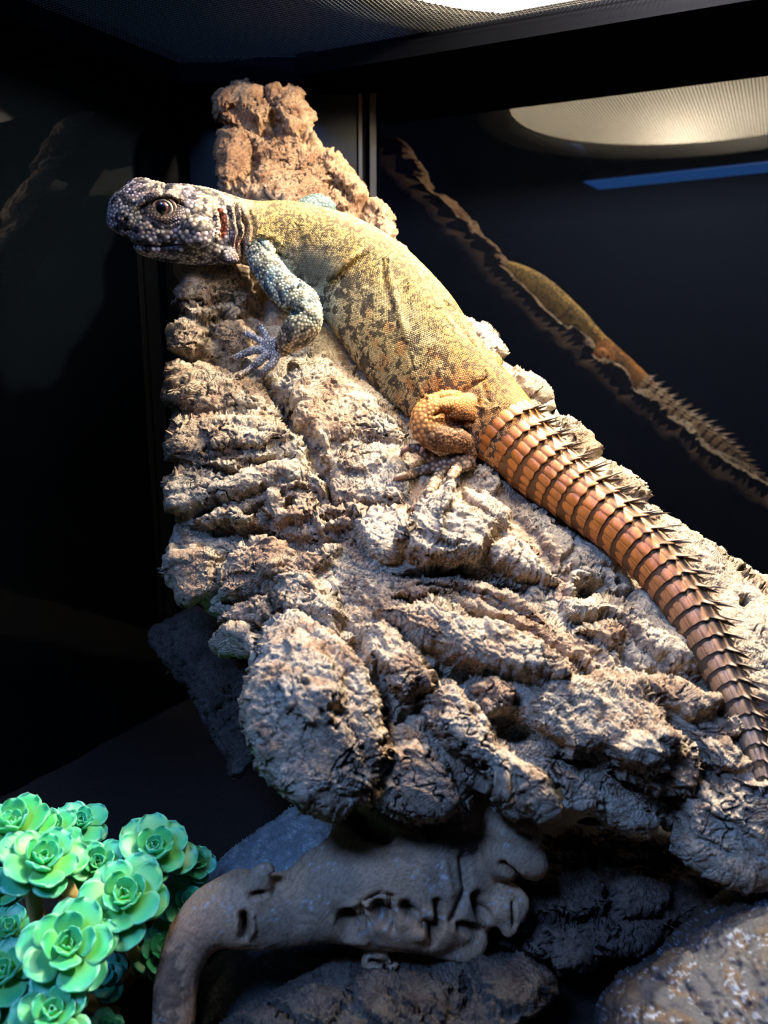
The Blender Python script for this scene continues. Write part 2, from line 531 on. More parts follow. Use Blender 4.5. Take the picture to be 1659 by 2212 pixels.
# ------------------------------------------------------------------ the big cork bark
M_BARK = bark_mat('cork_bark', .8)
BARK_D = [(570,190,.62),(650,300,.60),(480,400,.585),(780,420,.585),(430,620,.53),(560,700,.535),(850,500,.57),(1000,680,.545),
 (380,800,.50),(600,800,.505),(700,700,.525),(370,1000,.475),(550,1000,.465),(700,1050,.465),(850,900,.49),(1000,1000,.472),
 (1180,880,.515),(380,1200,.455),(550,1250,.44),(800,1150,.435),(1000,1100,.442),(1200,1100,.46),(1400,1080,.485),(1659,1250,.46),
 (480,1390,.43),(700,1350,.41),(900,1300,.41),(1200,1300,.422),(1450,1350,.43),(600,1500,.375),(560,1540,.38),(700,1600,.365),
 (850,1500,.38),(1000,1450,.395),(1200,1550,.385),(1400,1500,.395),(1600,1500,.40),(800,1740,.375),(1000,1720,.375),
 (1200,1700,.38),(1450,1780,.39),(1640,1900,.385),(1659,1600,.39),(900,650,.545),(1300,950,.505)]
BARK_POLY = [(470,205),(490,188),(515,182),(545,190),(570,200),(600,194),(640,208),(665,235),(675,275),(700,315),(740,335),(770,375),
 (785,410),(790,435),(820,438),(840,465),(855,510),(900,560),(935,595),(970,640),(1000,680),(1030,695),(1060,725),(1085,750),(1090,775),
 (1120,800),(1160,825),(1180,860),(1195,895),(1230,900),(1270,945),(1300,990),(1345,1005),(1385,1040),(1405,1085),(1450,1110),(1500,1145),
 (1540,1165),(1570,1190),(1610,1215),(1659,1240),(1720,1280),(1760,1330),(1770,1900),(1659,1892),(1640,1905),(1600,1895),(1560,1880),
 (1500,1850),(1470,1820),(1430,1780),(1380,1785),(1330,1760),(1300,1750),(1250,1735),(1215,1715),(1190,1700),(1165,1728),(1130,1728),
 (1100,1700),(1060,1690),(1005,1720),(960,1730),(900,1742),(830,1748),(760,1735),(700,1725),(660,1690),(640,1660),(605,1635),(580,1590),
 (555,1540),(560,1510),(580,1480),(600,1430),(590,1412),(560,1400),(510,1395),(475,1402),(468,1380),(480,1350),(440,1320),(410,1290),
 (380,1265),(365,1220),(362,1180),(375,1130),(370,1090),(380,1050),(375,1000),(370,960),(362,930),(370,880),(368,830),(380,780),
 (385,700),(390,660),(400,610),(412,570),(450,520),(478,440),(472,400),(480,360),(472,340),(476,300),(480,265),(468,235)]
mm = .001
BARK_LOBES = [
 ([(470,205),(500,182),(560,190),(595,235),(570,280),(510,272),(474,250)],9*mm,26),
 ([(585,200),(640,200),(680,260),(680,300),(625,292),(592,250)],9*mm,24),
 ([(472,275),(520,280),(548,320),(530,400),(465,400)],6*mm,25,0),
 ([(560,330),(640,290),(700,320),(760,390),(790,435),(720,460),(560,440),(500,410),(540,360)],7*mm,50),
 ([(700,320),(800,400),(790,445),(740,430),(705,370)],6*mm,30),
 ([(790,440),(825,430),(865,510),(835,530)],6*mm,20),
 ([(400,560),(500,570),(545,620),(562,660),(500,692),(430,694),(385,660)],13*mm,26),
 ([(375,700),(430,694),(460,730),(440,772),(378,768)],9*mm,22,0),
 ([(455,710),(520,700),(565,730),(525,775),(470,762)],9*mm,22,0),
 ([(355,790),(430,778),(500,805),(560,815),(592,860),(560,905),(470,900),(400,890),(355,870)],9*mm,40),
 ([(390,902),(480,898),(560,903),(640,930),(694,985),(684,1012),(580,1000),(520,1030),(440,1022),(370,1010),(362,950)],10*mm,34),
 ([(450,950),(540,920),(620,940),(640,975),(560,985),(480,985)],5*mm,22),
 ([(370,1030),(470,1010),(560,1010),(640,1000),(704,1035),(718,1084),(640,1075),(560,1062),(470,1082),(430,1112),(365,1100)],12*mm,30),
 ([(420,1118),(520,1100),(560,1112),(545,1138),(450,1142)],9*mm,16),
 ([(566,1066),(640,1062),(694,1086),(672,1126),(600,1140),(572,1112)],10*mm,20),
 ([(620,790),(700,760),(800,830),(865,900),(875,960),(800,950),(720,960),(690,1000),(655,940),(628,880)],7*mm,45),
 ([(700,1000),(760,960),(860,968),(890,1040),(865,1098),(780,1100),(722,1084)],10*mm,34),
 ([(730,1010),(800,985),(850,1010),(820,1040),(750,1045)],4*mm,18),
 ([(662,1130),(700,1098),(770,1090),(792,1112),(760,1152),(700,1180)],10*mm,18),
 ([(770,1122),(820,1102),(880,1112),(892,1170),(850,1222),(790,1200)],11*mm,24),
 ([(850,1190),(900,1110),(960,1062),(985,1058),(1010,1110),(1062,1150),(1040,1212),(980,1232),(910,1238)],20*mm,34,1),
 ([(1000,1062),(1060,1080),(1112,1120),(1100,1150),(1042,1142)],9*mm,20,1),
 ([(1040,1190),(1100,1170),(1170,1220),(1192,1262),(1120,1252),(1060,1232)],11*mm,22,1),
 ([(1100,1100),(1180,1110),(1260,1160),(1345,1200),(1310,1240),(1210,1232),(1170,1180)],8*mm,30,1),
 ([(1200,1270),(1230,1235),(1290,1225),(1345,1262),(1352,1290),(1310,1285),(1270,1268),(1220,1300)],9*mm,16,1),
 ([(375,1190),(430,1180),(504,1200),(492,1262),(450,1292),(400,1285),(365,1240)],11*mm,28,0),
 ([(480,1232),(520,1182),(590,1160),(644,1200),(604,1262),(540,1292),(480,1302)],10*mm,26,0),
 ([(560,1242),(680,1190),(742,1190),(724,1222),(640,1272),(570,1292)],8*mm,16,0),
 ([(478,1345),(520,1302),(590,1290),(604,1340),(560,1352)],10*mm,18),
 ([(466,1378),(500,1346),(560,1352),(604,1390),(560,1404),(480,1404)],9*mm,18),
 ([(600,1292),(620,1250),(680,1238),(714,1265),(744,1330),(724,1372),(650,1342),(604,1342)],16*mm,28),
 ([(592,1370),(640,1322),(700,1370),(764,1420),(804,1500),(838,1570),(832,1640),(780,1705),(720,1730),(670,1700),(600,1640),(560,1570),(545,1520),(585,1450)],18*mm,42),
 ([(650,1420),(700,1440),(740,1500),(720,1560),(660,1570),(620,1510)],6*mm,30),
 ([(780,1380),(830,1350),(900,1410),(934,1470),(925,1502),(870,1512),(810,1482),(780,1432)],16*mm,34),
 ([(930,1490),(980,1480),(1050,1556),(1120,1640),(1184,1700),(1165,1740),(1115,1728),(1055,1690),(1000,1640),(940,1580),(900,1520)],17*mm,32),
 ([(830,1604),(900,1600),(960,1630),(1010,1716),(930,1745),(840,1748),(780,1710),(832,1650)],11*mm,28,0),
 ([(800,1330),(900,1308),(960,1298),(1010,1338),(1080,1348),(1180,1400),(1238,1450),(1212,1492),(1140,1482),(1060,1458),(980,1440),(900,1402),(830,1352)],18*mm,32),
 ([(1010,1480),(1060,1466),(1102,1490),(1092,1532),(1040,1542)],12*mm,18,0),
 ([(1140,1512),(1200,1470),(1280,1458),(1380,1480),(1422,1530),(1444,1600),(1380,1642),(1300,1622),(1230,1622),(1160,1572)],17*mm,38),
 ([(1300,1604),(1340,1575),(1400,1580),(1480,1600),(1498,1640),(1484,1692),(1440,1714),(1360,1682),(1320,1642)],14*mm,24),
 ([(880,1240),(980,1250),(1100,1270),(1180,1330),(1300,1400),(1270,1432),(1180,1392),(1050,1342),(940,1302),(850,1282)],4*mm,14,0),
 ([(1200,1300),(1290,1280),(1345,1310),(1352,1345),(1280,1345),(1220,1334)],10*mm,24,1),
 ([(1345,1290),(1400,1270),(1452,1320),(1484,1390),(1504,1452),(1440,1442),(1380,1402),(1342,1342)],13*mm,28,1),
 ([(1240,1372),(1300,1350),(1354,1380),(1312,1402)],9*mm,14,0),
 ([(1380,1472),(1420,1460),(1500,1500),(1564,1520),(1540,1542),(1480,1552),(1400,1512)],12*mm,18,0),
 ([(1553,1540),(1580,1536),(1600,1580),(1572,1592)],10*mm,12,1),
 ([(1460,1562),(1560,1590),(1640,1650),(1680,1700),(1600,1682),(1520,1642)],9*mm,20),
 ([(1470,1702),(1560,1660),(1700,1680),(1760,1880),(1600,1905),(1520,1860),(1455,1800)],16*mm,50),
 ([(1180,1642),(1240,1650),(1290,1690),(1302,1732),(1240,1732),(1200,1692)],10*mm,20),
 ([(1290,1700),(1360,1720),(1424,1760),(1380,1790),(1300,1760)],9*mm,18),
 ([(1300,1040),(1420,1120),(1540,1190),(1640,1262),(1765,1330),(1765,1700),(1620,1500),(1560,1360),(1480,1220)],8*mm,60,1),
 ([(1000,690),(1062,712),(1100,775),(1050,775)],6*mm,18),([(1100,800),(1175,825),(1205,895),(1130,855)],7*mm,22,0),
 ([(1200,895),(1270,935),(1310,990),(1250,985)],7*mm,22,0),([(1300,1000),(1390,1035),(1412,1085),(1340,1062)],6*mm,22,0),
]
K = lambda *p: list(p)
BARK_STROKES = [
 (K((562,815),(602,870),(628,915),(655,950),(682,1000),(702,1040),(722,1086)),15,-17*mm),
 (K((545,1082),(556,1104)),15,-26*mm),(K((622,1092),(640,1104)),6,-9*mm),(K((604,1078),(622,1078)),4,-6*mm),
 (K((376,1122),(440,1150),(560,1150),(680,1182),(760,1180)),13,-9*mm),
 (K((770,1110),(756,1128),(764,1150)),7,-9*mm),(K((690,1135),(715,1128),(742,1138)),9,-12*mm),
 (K((700,1160),(730,1170)),6,-7*mm),
 (K((560,905),(612,915),(640,940)),6,-7*mm),(K((450,1022),(510,1028),(560,1002),(600,1004)),6,-8*mm),(K((620,1042),(660,1028),(705,1044)),5,-6*mm),
 (K((440,1000),(480,970),(500,940)),6,-4*mm),(K((420,1120),(470,1092),(500,1070)),7,-9*mm),
 (K((395,660),(450,668),(530,672)),8,-8*mm),(K((440,640),(500,646),(550,654)),5,-5*mm),(K((380,770),(440,782),(520,790),(560,800)),12,-14*mm),
 (K((735,990),(770,968),(810,962)),6,-6*mm),(K((750,1020),(790,1000),(840,1000)),5,-4*mm),
 (K((850,1240),(930,1250),(1010,1240),(1060,1255),(1180,1275)),12,-12*mm),
 (K((850,1285),(930,1300),(1020,1332),(1120,1372),(1230,1425),(1300,1440)),12,-12*mm),
 (K((900,1270),(1000,1282),(1100,1322),(1200,1372)),6,-6*mm),(K((960,1262),(1060,1290),(1160,1340)),5,-5*mm),
 (K((730,1380),(760,1400),(775,1440)),16,-16*mm),(K((800,1430),(830,1520),(845,1590)),9,-14*mm),
 (K((930,1500),(900,1540),(860,1560)),14,-8*mm),(K((940,1450),(980,1462),(1020,1452)),13,-16*mm),
 (K((1050,1545),(1090,1556),(1128,1580),(1160,1610)),20,-26*mm),(K((1090,1500),(1130,1520)),10,-14*mm),
 (K((1240,1440),(1270,1450),(1290,1440)),10,-18*mm),(K((1222,1262),(1262,1276),(1306,1282)),15,-15*mm),
 (K((1316,1258),(1326,1272)),8,-14*mm),(K((1326,1400),(1350,1420),(1372,1455)),17,-16*mm),(K((1380,1440),(1450,1460),(1530,1500)),11,-12*mm),
 (K((1240,1345),(1300,1342),(1340,1352)),8,-9*mm),(K((1595,1308),(1602,1326)),10,-20*mm),
 (K((1450,1705),(1455,1740),(1450,1790)),16,-18*mm),(K((1320,1642),(1360,1690),(1430,1722)),8,-10*mm),
 (K((1500,1640),(1540,1700)),9,-8*mm),(K((1425,1530),(1480,1580),(1540,1650)),10,-9*mm),
 (K((1185,1640),(1230,1640),(1290,1660)),10,-12*mm),(K((1240,1740),(1200,1680)),8,-9*mm),
 (K((805,1600),(832,1590)),8,-9*mm),(K((790,1650),(832,1630)),8,-8*mm),(K((995,1600),(1004,1612)),5,-9*mm),
 (K((1030,1652),(1052,1660)),6,-10*mm),(K((920,1628),(932,1632)),5,-9*mm),(K((700,1540),(740,1550)),6,-6*mm),
 (K((604,1400),(560,1360),(600,1345)),9,-8*mm),(K((470,1300),(520,1300),(560,1292)),9,-10*mm),(K((500,1190),(480,1240),(470,1290)),9,-9*mm),
 (K((510,1250),(560,1255),(600,1230)),5,-5*mm),(K((590,1270),(640,1262),(700,1230)),5,-6*mm),
 (K((500,240),(560,285),(600,290)),10,-9*mm),(K((590,240),(600,290)),7,-8*mm),(K((550,320),(545,380),(500,410)),10,-9*mm),
 (K((640,300),(680,320)),10,-9*mm),(K((700,400),(740,430),(760,420)),8,-7*mm),(K((530,290),(545,330)),8,-10*mm),
 (K((600,360),(625,372)),4,-4*mm),(K((790,440),(775,470),(800,500)),8,-7*mm),
 (K((560,560),(560,640),(575,700)),22,-12*mm),
 (K((1180,1120),(1240,1180),(1200,1240)),6,-6*mm),(K((900,1180),(950,1200),(990,1200)),6,-4*mm),(K((985,1070),(960,1130),(940,1190)),7,5*mm),
 (K((1020,1020),(1060,1050),(1080,1065)),14,8*mm),(K((1320,1170),(1400,1270),(1500,1430),(1590,1590)),12,-6*mm),
]
def bark_detail(scale=1.0, knob=1.0, striate=1.0, pits=1.0, dirn=.62, calm=lambda X, Y: 1.0):
    def f(A, X, Y, H, e, T):
        n = len(A)
        # slow direction field for grain
        w1 = fbm(A, 30, 2, 11); w2 = fbm(A, 30, 2, 13); w3 = fbm(A, 120, 2, 15)
        W = np.stack([w3, w1, w2], -1)
        def stair(v, k, sh):
            v = v * k; i = np.floor(v); r = v - i
            return (i + sstep(1 - sh, 1, r)) / k
        B = A @ np.array([[.85, -.35, .35], [.3, .9, .2], [-.4, -.1, .9]]) * np.array([1, 2.3, 1.9])
        Q = np.stack([X, Y, X * 0], -1)
        wq = np.stack([fbm(Q, 1 / 90., 2, 91), fbm(Q, 1 / 90., 2, 92)], -1)
        Xw = X + 26 * wq[:, 0]; Yw = Y + 26 * wq[:, 1]
        def fold(th, la, lc, seed):
            c, s_ = math.cos(th), math.sin(th)
            q = np.stack([(Xw * c + Yw * s_) / la, (-Xw * s_ + Yw * c) / lc, seed + 0 * Xw], -1)
            return np.abs(perlin(q, 1, seed)) + .5 * np.abs(perlin(q, 2.1, seed + 1)) + .24 * np.abs(perlin(q, 4.3, seed + 2))
        mk = sstep(560, 760, X + (Y - 1000) * .15 + 60 * wq[:, 0])
        fo = fold(-.12, 150, 46, 3) * (1 - mk) + fold(dirn, 170, 50, 7) * mk
        D = 2.0 * mm * fbm(A, 38, 2, 21) * knob
        D += 5.2 * mm * (fo - .45) * knob * (.35 + .65 * sstep(-.5, .3, w1)) * calm(X, Y)
        pl2 = np.abs(perlin(A + .005 * W, 62, 27)) + .5 * np.abs(perlin(A + .005 * W, 130, 28))
        D += 1.9 * mm * (pl2 - .4) * knob * sstep(-.4, .4, w2)
        pl = fbm(A + .008 * W, 45, 2, 29)
        D += 2.2 * mm * (stair(pl, 2.4, .16) - pl * .6) * knob
        # thin shreds of grain
        c, s_ = math.cos(dirn), math.sin(dirn)
        q = np.stack([(Xw * c + Yw * s_) / 70, (-Xw * s_ + Yw * c) / 9, 0 * Xw], -1)
        D += .55 * mm * np.abs(fbm(q, 1, 3, 33)) * sstep(.0, .5, w2 + .3 * w1)
        # growth lines: they follow the height contours and the warped field
        ph = (H * 150 + 1.5 * w1 * 3 + (A @ np.array([.5, .3, -.8])) * 620 + 1.0 * fbm(A, 110, 3, 41))
        st = np.abs(((ph * .5) % 1) * 2 - 1)
        smask = sstep(-.15, .35, fbm(A, 40, 2, 47))
        D += striate * .30 * mm * (st - .5) * (.1 + smask)
        st2 = np.abs(((ph * 1.9 + w3) % 1) * 2 - 1)
        D += striate * .10 * mm * (st2 - .5) * (1.1 - smask * .6)
        # cracks
        cr = np.abs(fbm(A + .005 * np.stack([w3, w1, w2], -1), 75, 2, 51, .5))
        cm = sstep(-.1, .3, fbm(A, 26, 2, 55))
        crack = (1 - sstep(0, .07, cr)) * cm
        D -= 3.4 * mm * crack
        cr2 = np.abs(fbm(B, 150, 2, 57, .5)); crack2 = (1 - sstep(0, .08, cr2))
        D -= 1.0 * mm * crack2 * sstep(-.2, .3, w2)
        cr3 = np.abs(fbm(A + .003 * W, 160, 2, 58, .5)); crack3 = (1 - sstep(0, .06, cr3)) * sstep(-.05, .35, fbm(A, 48, 2, 59))
        D -= 1.3 * mm * crack3; crack2 = np.maximum(crack2 * .8, crack3)
        # pits
        pt = perlin(A, 210, 61); pm = sstep(.1, .45, fbm(A, 30, 2, 63))
        D -= pits * 2.6 * mm * sstep(.52, .75, pt) * (.25 + pm)
        D += .26 * mm * fbm(A, 400, 3, 71, .6) * (.5 + sstep(-.3, .4, w1))
        D *= .45 + .55 * sstep(0, 16, e)
        D *= scale
        return D, dict(ph=ph, crack=crack, crack2=crack2, st=st, w1=w1, w2=w2, w3=w3, smask=smask)
    return f
def bark_colour(pal, dark=.5, top=False):
    light, tan, brown, deep = [np.array(c) for c in pal]
    def f(A, X, Y, H, D, T, info):
        n1 = fbm(A, 22, 3, 81); n2 = fbm(A, 60, 4, 83); n3 = fbm(A, 300, 3, 85)
        c = mixc(light, tan, sstep(-.45, .55, n1 + .35 * n3))
        c = mixc(c, brown, sstep(.0, .55, n2 + .5 * n3) * .85)
        c = c + (brown * 1.1 - c) * (np.clip(T[:, 0], 0, 1) * .55)[:, None]
        c = c + (light * 1.05 - c) * (np.clip(T[:, 1], 0, 1) * .65)[:, None]
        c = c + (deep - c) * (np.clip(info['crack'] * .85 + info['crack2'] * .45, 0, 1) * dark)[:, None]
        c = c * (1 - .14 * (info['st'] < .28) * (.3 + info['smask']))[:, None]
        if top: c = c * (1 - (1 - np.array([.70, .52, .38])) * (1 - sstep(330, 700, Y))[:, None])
        return c * (1 + .18 * n3)[:, None]
    return f
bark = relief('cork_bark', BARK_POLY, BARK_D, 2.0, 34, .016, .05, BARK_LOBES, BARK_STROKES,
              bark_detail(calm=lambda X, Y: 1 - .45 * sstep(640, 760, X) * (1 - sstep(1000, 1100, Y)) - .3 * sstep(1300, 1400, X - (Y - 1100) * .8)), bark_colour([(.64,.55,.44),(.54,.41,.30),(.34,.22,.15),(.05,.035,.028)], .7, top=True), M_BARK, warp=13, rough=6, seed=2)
tag(bark, 'large pale knobbly cork bark slab leaning diagonally under the lizard', 'bark')
# ------------------------------------------------------------------ the spiny-tailed lizard
def bvh_of(o):
    me = o.data
    V = np.empty(len(me.vertices) * 3, np.float32); me.vertices.foreach_get('co', V); V = V.reshape(-1, 3)
    F = [tuple(p.vertices) for p in me.polygons]
    return BVHTree.FromPolygons([tuple(v) for v in V.tolist()], F)
_bt = bvh_of(bark)
ORG = Vector((0, 0, CAM_Z))
def ray_d(bvh, px, py, default=None):
    dr_ = (P(px, py, 1.0) - ORG)
    L = dr_.length
    h = bvh.ray_cast(ORG, dr_ / L)
    return h[3] / L if h[0] is not None else default
def bd(px, py, lift=0.0, default=.5, spread=0):
    if spread:
        return min(ray_d(_bt, px + a, py + b, default) for a, b in ((0, 0), (-spread, 0), (spread, 0), (0, -spread), (0, spread))) - lift
    return ray_d(_bt, px, py, default) - lift

def catmull(pts, n):
    pts = np.asarray(pts, float)
    m = len(pts)
    # parameter by chord
    t = np.r_[0, np.cumsum(np.linalg.norm(np.diff(pts[:, :2], axis=0), axis=1))]
    q = np.linspace(0, t[-1], n)
    out = np.empty((n, pts.shape[1]))
    sl = np.empty_like(pts)
    sl[1:-1] = (pts[2:] - pts[:-2]) / (t[2:] - t[:-2])[:, None]
    sl[0] = (pts[1] - pts[0]) / (t[1] - t[0]); sl[-1] = (pts[-1] - pts[-2]) / (t[-1] - t[-2])
    k = np.clip(np.searchsorted(t, q, side='right') - 1, 0, m - 2)
    h = (t[k + 1] - t[k]); x = (q - t[k]) / h
    x = x[:, None]; h = h[:, None]
    return ((2*x**3-3*x**2+1) * pts[k] + (x**3-2*x**2+x) * h * sl[k] + (-2*x**3+3*x**2) * pts[k+1] + (x**3-x**2) * h * sl[k+1])

class Chain:
    """swept body part: nodes are (px, py, depth, half width in px, depth/width aspect)"""
    def __init__(s, nodes, n, fd=None):
        A = catmull(nodes, n)
        s.c = Pn(A[:, 0], A[:, 1], A[:, 2])
        s.a = A[:, 3] / FPX * A[:, 2]
        s.b = s.a * A[:, 4]
        T = np.gradient(s.c, axis=0); T /= np.linalg.norm(T, axis=1)[:, None]
        v = np.array([0, 0, CAM_Z]) - s.c; v /= np.linalg.norm(v, axis=1)[:, None]
        n2 = v - (v * T).sum(1)[:, None] * T; n2 /= np.linalg.norm(n2, axis=1)[:, None]
        s.T = T; s.n2 = n2; s.n1 = np.cross(n2, T)     # n1: in the picture plane, n2: to the viewer
        s.L = np.r_[0, np.cumsum(np.linalg.norm(np.diff(s.c, axis=0), axis=1))]
        s.px = A
    def surf(s, seg=48, prof=None):
        th = np.linspace(0, 2 * math.pi, seg, endpoint=False)
        V = []
        n = len(s.c)
        for i in range(n):
            k = prof(i / (n - 1), th) if prof else 1.0
            V.append(s.c[i] + (np.cos(th) * s.a[i] * k)[:, None] * s.n1[i] + (np.sin(th) * s.b[i] * k)[:, None] * s.n2[i])
        V = np.concatenate(V)
        i, j = np.meshgrid(np.arange(n - 1), np.arange(seg), indexing='ij')
        F = np.stack([i*seg+j, i*seg+(j+1)%seg, (i+1)*seg+(j+1)%seg, (i+1)*seg+j], -1).reshape(-1, 4)
        # caps (cone ends with a pole vertex, triangles stored as quads)
        V = np.concatenate([V, [s.c[0] - s.T[0] * s.a[0] * .5], [s.c[-1] + s.T[-1] * s.a[-1] * .5]])
        p0 = len(V) - 2; p1 = len(V) - 1; j = np.arange(seg)
        polys = [tuple(f) for f in F.tolist()]
        polys += [(p0, (k + 1) % seg, k) for k in range(seg)]
        polys += [(p1, (n - 1) * seg + k, (n - 1) * seg + (k + 1) % seg) for k in range(seg)]
        return V, polys

TD = [(238,484,.498,15),(252,478,.499,33),(268,471,.500,52),(292,469,.502,70),(325,473,.504,78),(360,480,.506,79),(400,484,.508,80),
      (440,488,.511,79),(480,493,.514,72),(515,499,.517,66),(550,505,.521,66),(600,516,.525,80),(650,534,.526,92),(710,566,.524,106),
      (785,612,.518,112),(840,672,.511,120),(885,732,.503,124),(925,785,.496,118),(968,826,.488,110),(1010,858,.481,100),(1048,888,.475,90),
      (1084,922,.469,82),(1124,962,.463,75),(1162,998,.458,69),(1230,1056,.450,60),(1300,1108,.441,56),(1368,1165,.432,52),(1430,1232,.424,50),
      (1480,1302,.416,46),(1520,1370,.409,42),(1555,1440,.402,37),(1590,1512,.394,31),(1618,1580,.388,25),(1638,1640,.382,19),(1650,1690,.378,14)]
ASP = [.7,.66,.66,.66,.70,.72,.74,.76,.8,.84,.82,.72,.66,.62,.58,.55,.53,.54,.58,.64,.72] + [.85] * 14
trunk_nodes = [(x, y, d, r, a) for (x, y, d, r), a in zip([(x, y, d, r + (4 if x > 1150 else 0)) for x, y, d, r in TD], ASP)]
TR = Chain(trunk_nodes, 260)
def trunk_prof(t, th):
    # slightly squared section with a flank ridge on the lower left side
    return 1 + .035 * np.cos(2 * th) * 0 + .04 * np.exp(-((np.cos(th) + .85) / .2) ** 2)
H = lambda x, y, lift: (x, y, bd(x, y, lift))
CH = {}
CH['trunk'] = TR
CH['arm'] = Chain([(560,545,.512,34,.8),(580,580,.505,33,.8),(602,612,.499,35,.85),(632,638,.493,37,.85),(655,655,.488,36,.85),(664,680,.485,34,.9),
                   (652,706,.486,37,.9),(630,730,.489,31,.9),(612,748,.492,22,.8),(600,756,.494,18,.6)], 60)
CH['hand'] = Chain([(612,748,.493,18,.7),(592,752,.495,24,.5),(578,756,.497,22,.45),(566,758,.498,14,.4)], 16)
def digit(pts, r0, r1, lift0=.004, lift1=.002, asp=.8, dd=None):
    n = len(pts); out = []
    r0 *= 1.22; r1 *= 1.15
    for i, (x, y) in enumerate(pts):
        t = i / (n - 1); rm_ = (r0 + (r1 - r0) * t) / FPX * .48
        d_ = min(dd[i], bd(x, y, rm_ * .6, .6, 9)); dd[i] = d_ = max(d_, dd[i] - .022)
        out.append([x, y, d_, r0 + (r1 - r0) * t, asp])
    return Chain([tuple(o) for o in out], 6 * n)
fg = {
 'f1': ([(588,748),(578,730),(570,716),(560,704)], 7, 5, [.495,.497,.500,.503]),
 'f2': ([(580,750),(560,735),(543,725),(526,720)], 7, 5, [.496,.499,.503,.506]),
 'f3': ([(575,756),(548,757),(524,766),(504,774)], 8, 5.5, [.496,.498,.501,.504]),
 'f4': ([(580,762),(560,782),(538,798),(516,812)], 8, 5.5, [.495,.496,.498,.500]),
 'f5': ([(598,762),(590,784),(574,800),(563,818)], 8.5, 6, [.493,.492,.493,.495]),
}
for k, (p, r0, r1, dd) in fg.items(): CH[k] = digit(p, r0, r1, dd=dd)
CH['leg'] = Chain([(1020,900,.470,42,.8),(1000,890,.464,44,.85),(965,884,.457,41,.9),(935,893,.453,38,.9),(918,915,.451,34,.9),(930,935,.451,33,.9),
                   (955,945,.453,31,.85),(985,950,.457,28,.85),(1008,962,.460,20,.85),(1016,984,.461,13,.9),(1010,1002,.460,13,.8)], 70)
_fd = lambda x, y, d, r: (x, y, max(d - .02, min(d, bd(x, y, r / FPX * .46 * .5, .6, 10))), r)
CH['foot'] = Chain([_fd(1018,975,.461,13)+(.8,),_fd(1010,998,.461,18)+(.7,),_fd(985,1000,.460,19)+(.65,),_fd(962,1000,.459,17)+(.6,),_fd(945,999,.459,11)+(.6,)], 22)
print('foot d', [round(bd(x, y, 0, .6), 4) for x, y in ((1018,975),(1010,998),(985,1000),(950,1000),(900,1020),(930,1056),(898,1096),(968,1046),(884,966))], 'hand', [round(bd(x, y, 0, .6), 4) for x, y in ((592,752),(560,735),(526,720),(504,774),(516,812),(563,818))])
print('tail', [(x, y, round((bd(x, y, 0, .6) - d) * 1000, 1), round(r / FPX * d * 1000, 1)) for x, y, d, r in TD[10:]])
tg = {
 't1': ([(950,1000),(925,985),(905,970),(884,966)], 10, 9, [.459,.458,.458,.459]),
 't2': ([(952,1003),(925,1010),(900,1020),(872,1028)], 9, 7.5, [.459,.459,.460,.461]),
 't3': ([(962,1004),(946,1030),(932,1056),(915,1076),(898,1096)], 10, 7.5, [.459,.457,.456,.456,.457]),
 't4': ([(1010,1002),(990,1012),(976,1028),(968,1046)], 10, 7.5, [.459,.457,.456,.456]),
 't5': ([(940,995),(922,978),(914,966)], 8, 6, [.462,.466,.470]),
}
for k, (p, r0, r1, dd) in tg.items(): CH[k] = digit(p, r0, r1, dd=dd)
# far side limbs
CH['far_elbow'] = Chain([(650,470,.55,26,.9),(668,452,.553,27,.9),(690,448,.556,27,.9),(712,462,.556,24,.9)], 20)
CH['far_hand'] = Chain([(650,470,.56,16,.8),(620,452,.572,14,.7),(600,440,.580,11,.6)], 14)
CH['far_f1'] = digit([(604,445),(590,432),(578,420),(573,406)], 7, 4.5, dd=[.580,.584,.586,.586])
CH['far_f2'] = digit([(612,448),(612,436),(612,426),(610,418)], 7, 4.5, dd=[.580,.584,.586,.588])
CH['far_thigh'] = Chain([(1020,820,.50,34,.9),(1050,795,.508,30,.9),(1068,775,.513,22,.9)], 16)
# skin flaps under the throat and at the brow
CH['gular'] = Chain([(470,540,.508,22,.9),(500,556,.508,15,.8),(514,563,.508,7,.8)], 12)
CH['crown'] = Chain([(280,420,.503,17,1.0),(298,411,.505,23,1.1),(320,408,.507,21,1.1),(338,418,.508,13,1.1)], 16)
CH['brow'] = Chain([(300,440,.489,7,.9),(325,424,.487,9,.9),(355,416,.487,10,.9),(385,424,.490,9,.9),(398,438,.493,6,.9)], 24)
CH['snout_side'] = Chain([(262,470,.500,10,.7),(275,474,.498,11,.7),(292,482,.498,10,.7)], 12)
CH['cheek'] = Chain([(395,510,.492,22,.8),(425,500,.489,34,.7),(450,490,.491,30,.7)], 16)
CH['axil_fold'] = Chain([(800,530,.503,7,.9),(765,556,.499,9,.9),(735,578,.499,9,.9),(708,604,.502,7,.9)], 24)

bm_u = bpy.data.meshes.new('u')
Vs, Ps, nn = [], [], 0
for k, c in CH.items():
    V, Pp = c.surf(56 if k == 'trunk' else 24, trunk_prof if k == 'trunk' else None)
    Vs.append(V); Ps += [tuple(i + nn for i in p) for p in Pp]; nn += len(V)
bm_u.from_pydata(np.concatenate(Vs).tolist(), [], Ps)
tmp = bpy.data.objects.new('tmp', bm_u); COL.objects.link(tmp)
rm = tmp.modifiers.new('r', 'REMESH'); rm.mode = 'VOXEL'; rm.voxel_size = .00072
sm = tmp.modifiers.new('s', 'SMOOTH'); sm.factor = .6; sm.iterations = 5
dg = bpy.context.evaluated_depsgraph_get()
me = bpy.data.meshes.new_from_object(tmp.evaluated_get(dg))
bpy.data.objects.remove(tmp)
LV = np.empty(len(me.vertices) * 3, np.float32); me.vertices.foreach_get('co', LV); LV = LV.reshape(-1, 3).astype(float)
LF = [tuple(p.vertices) for p in me.polygons]
bpy.data.meshes.remove(me)
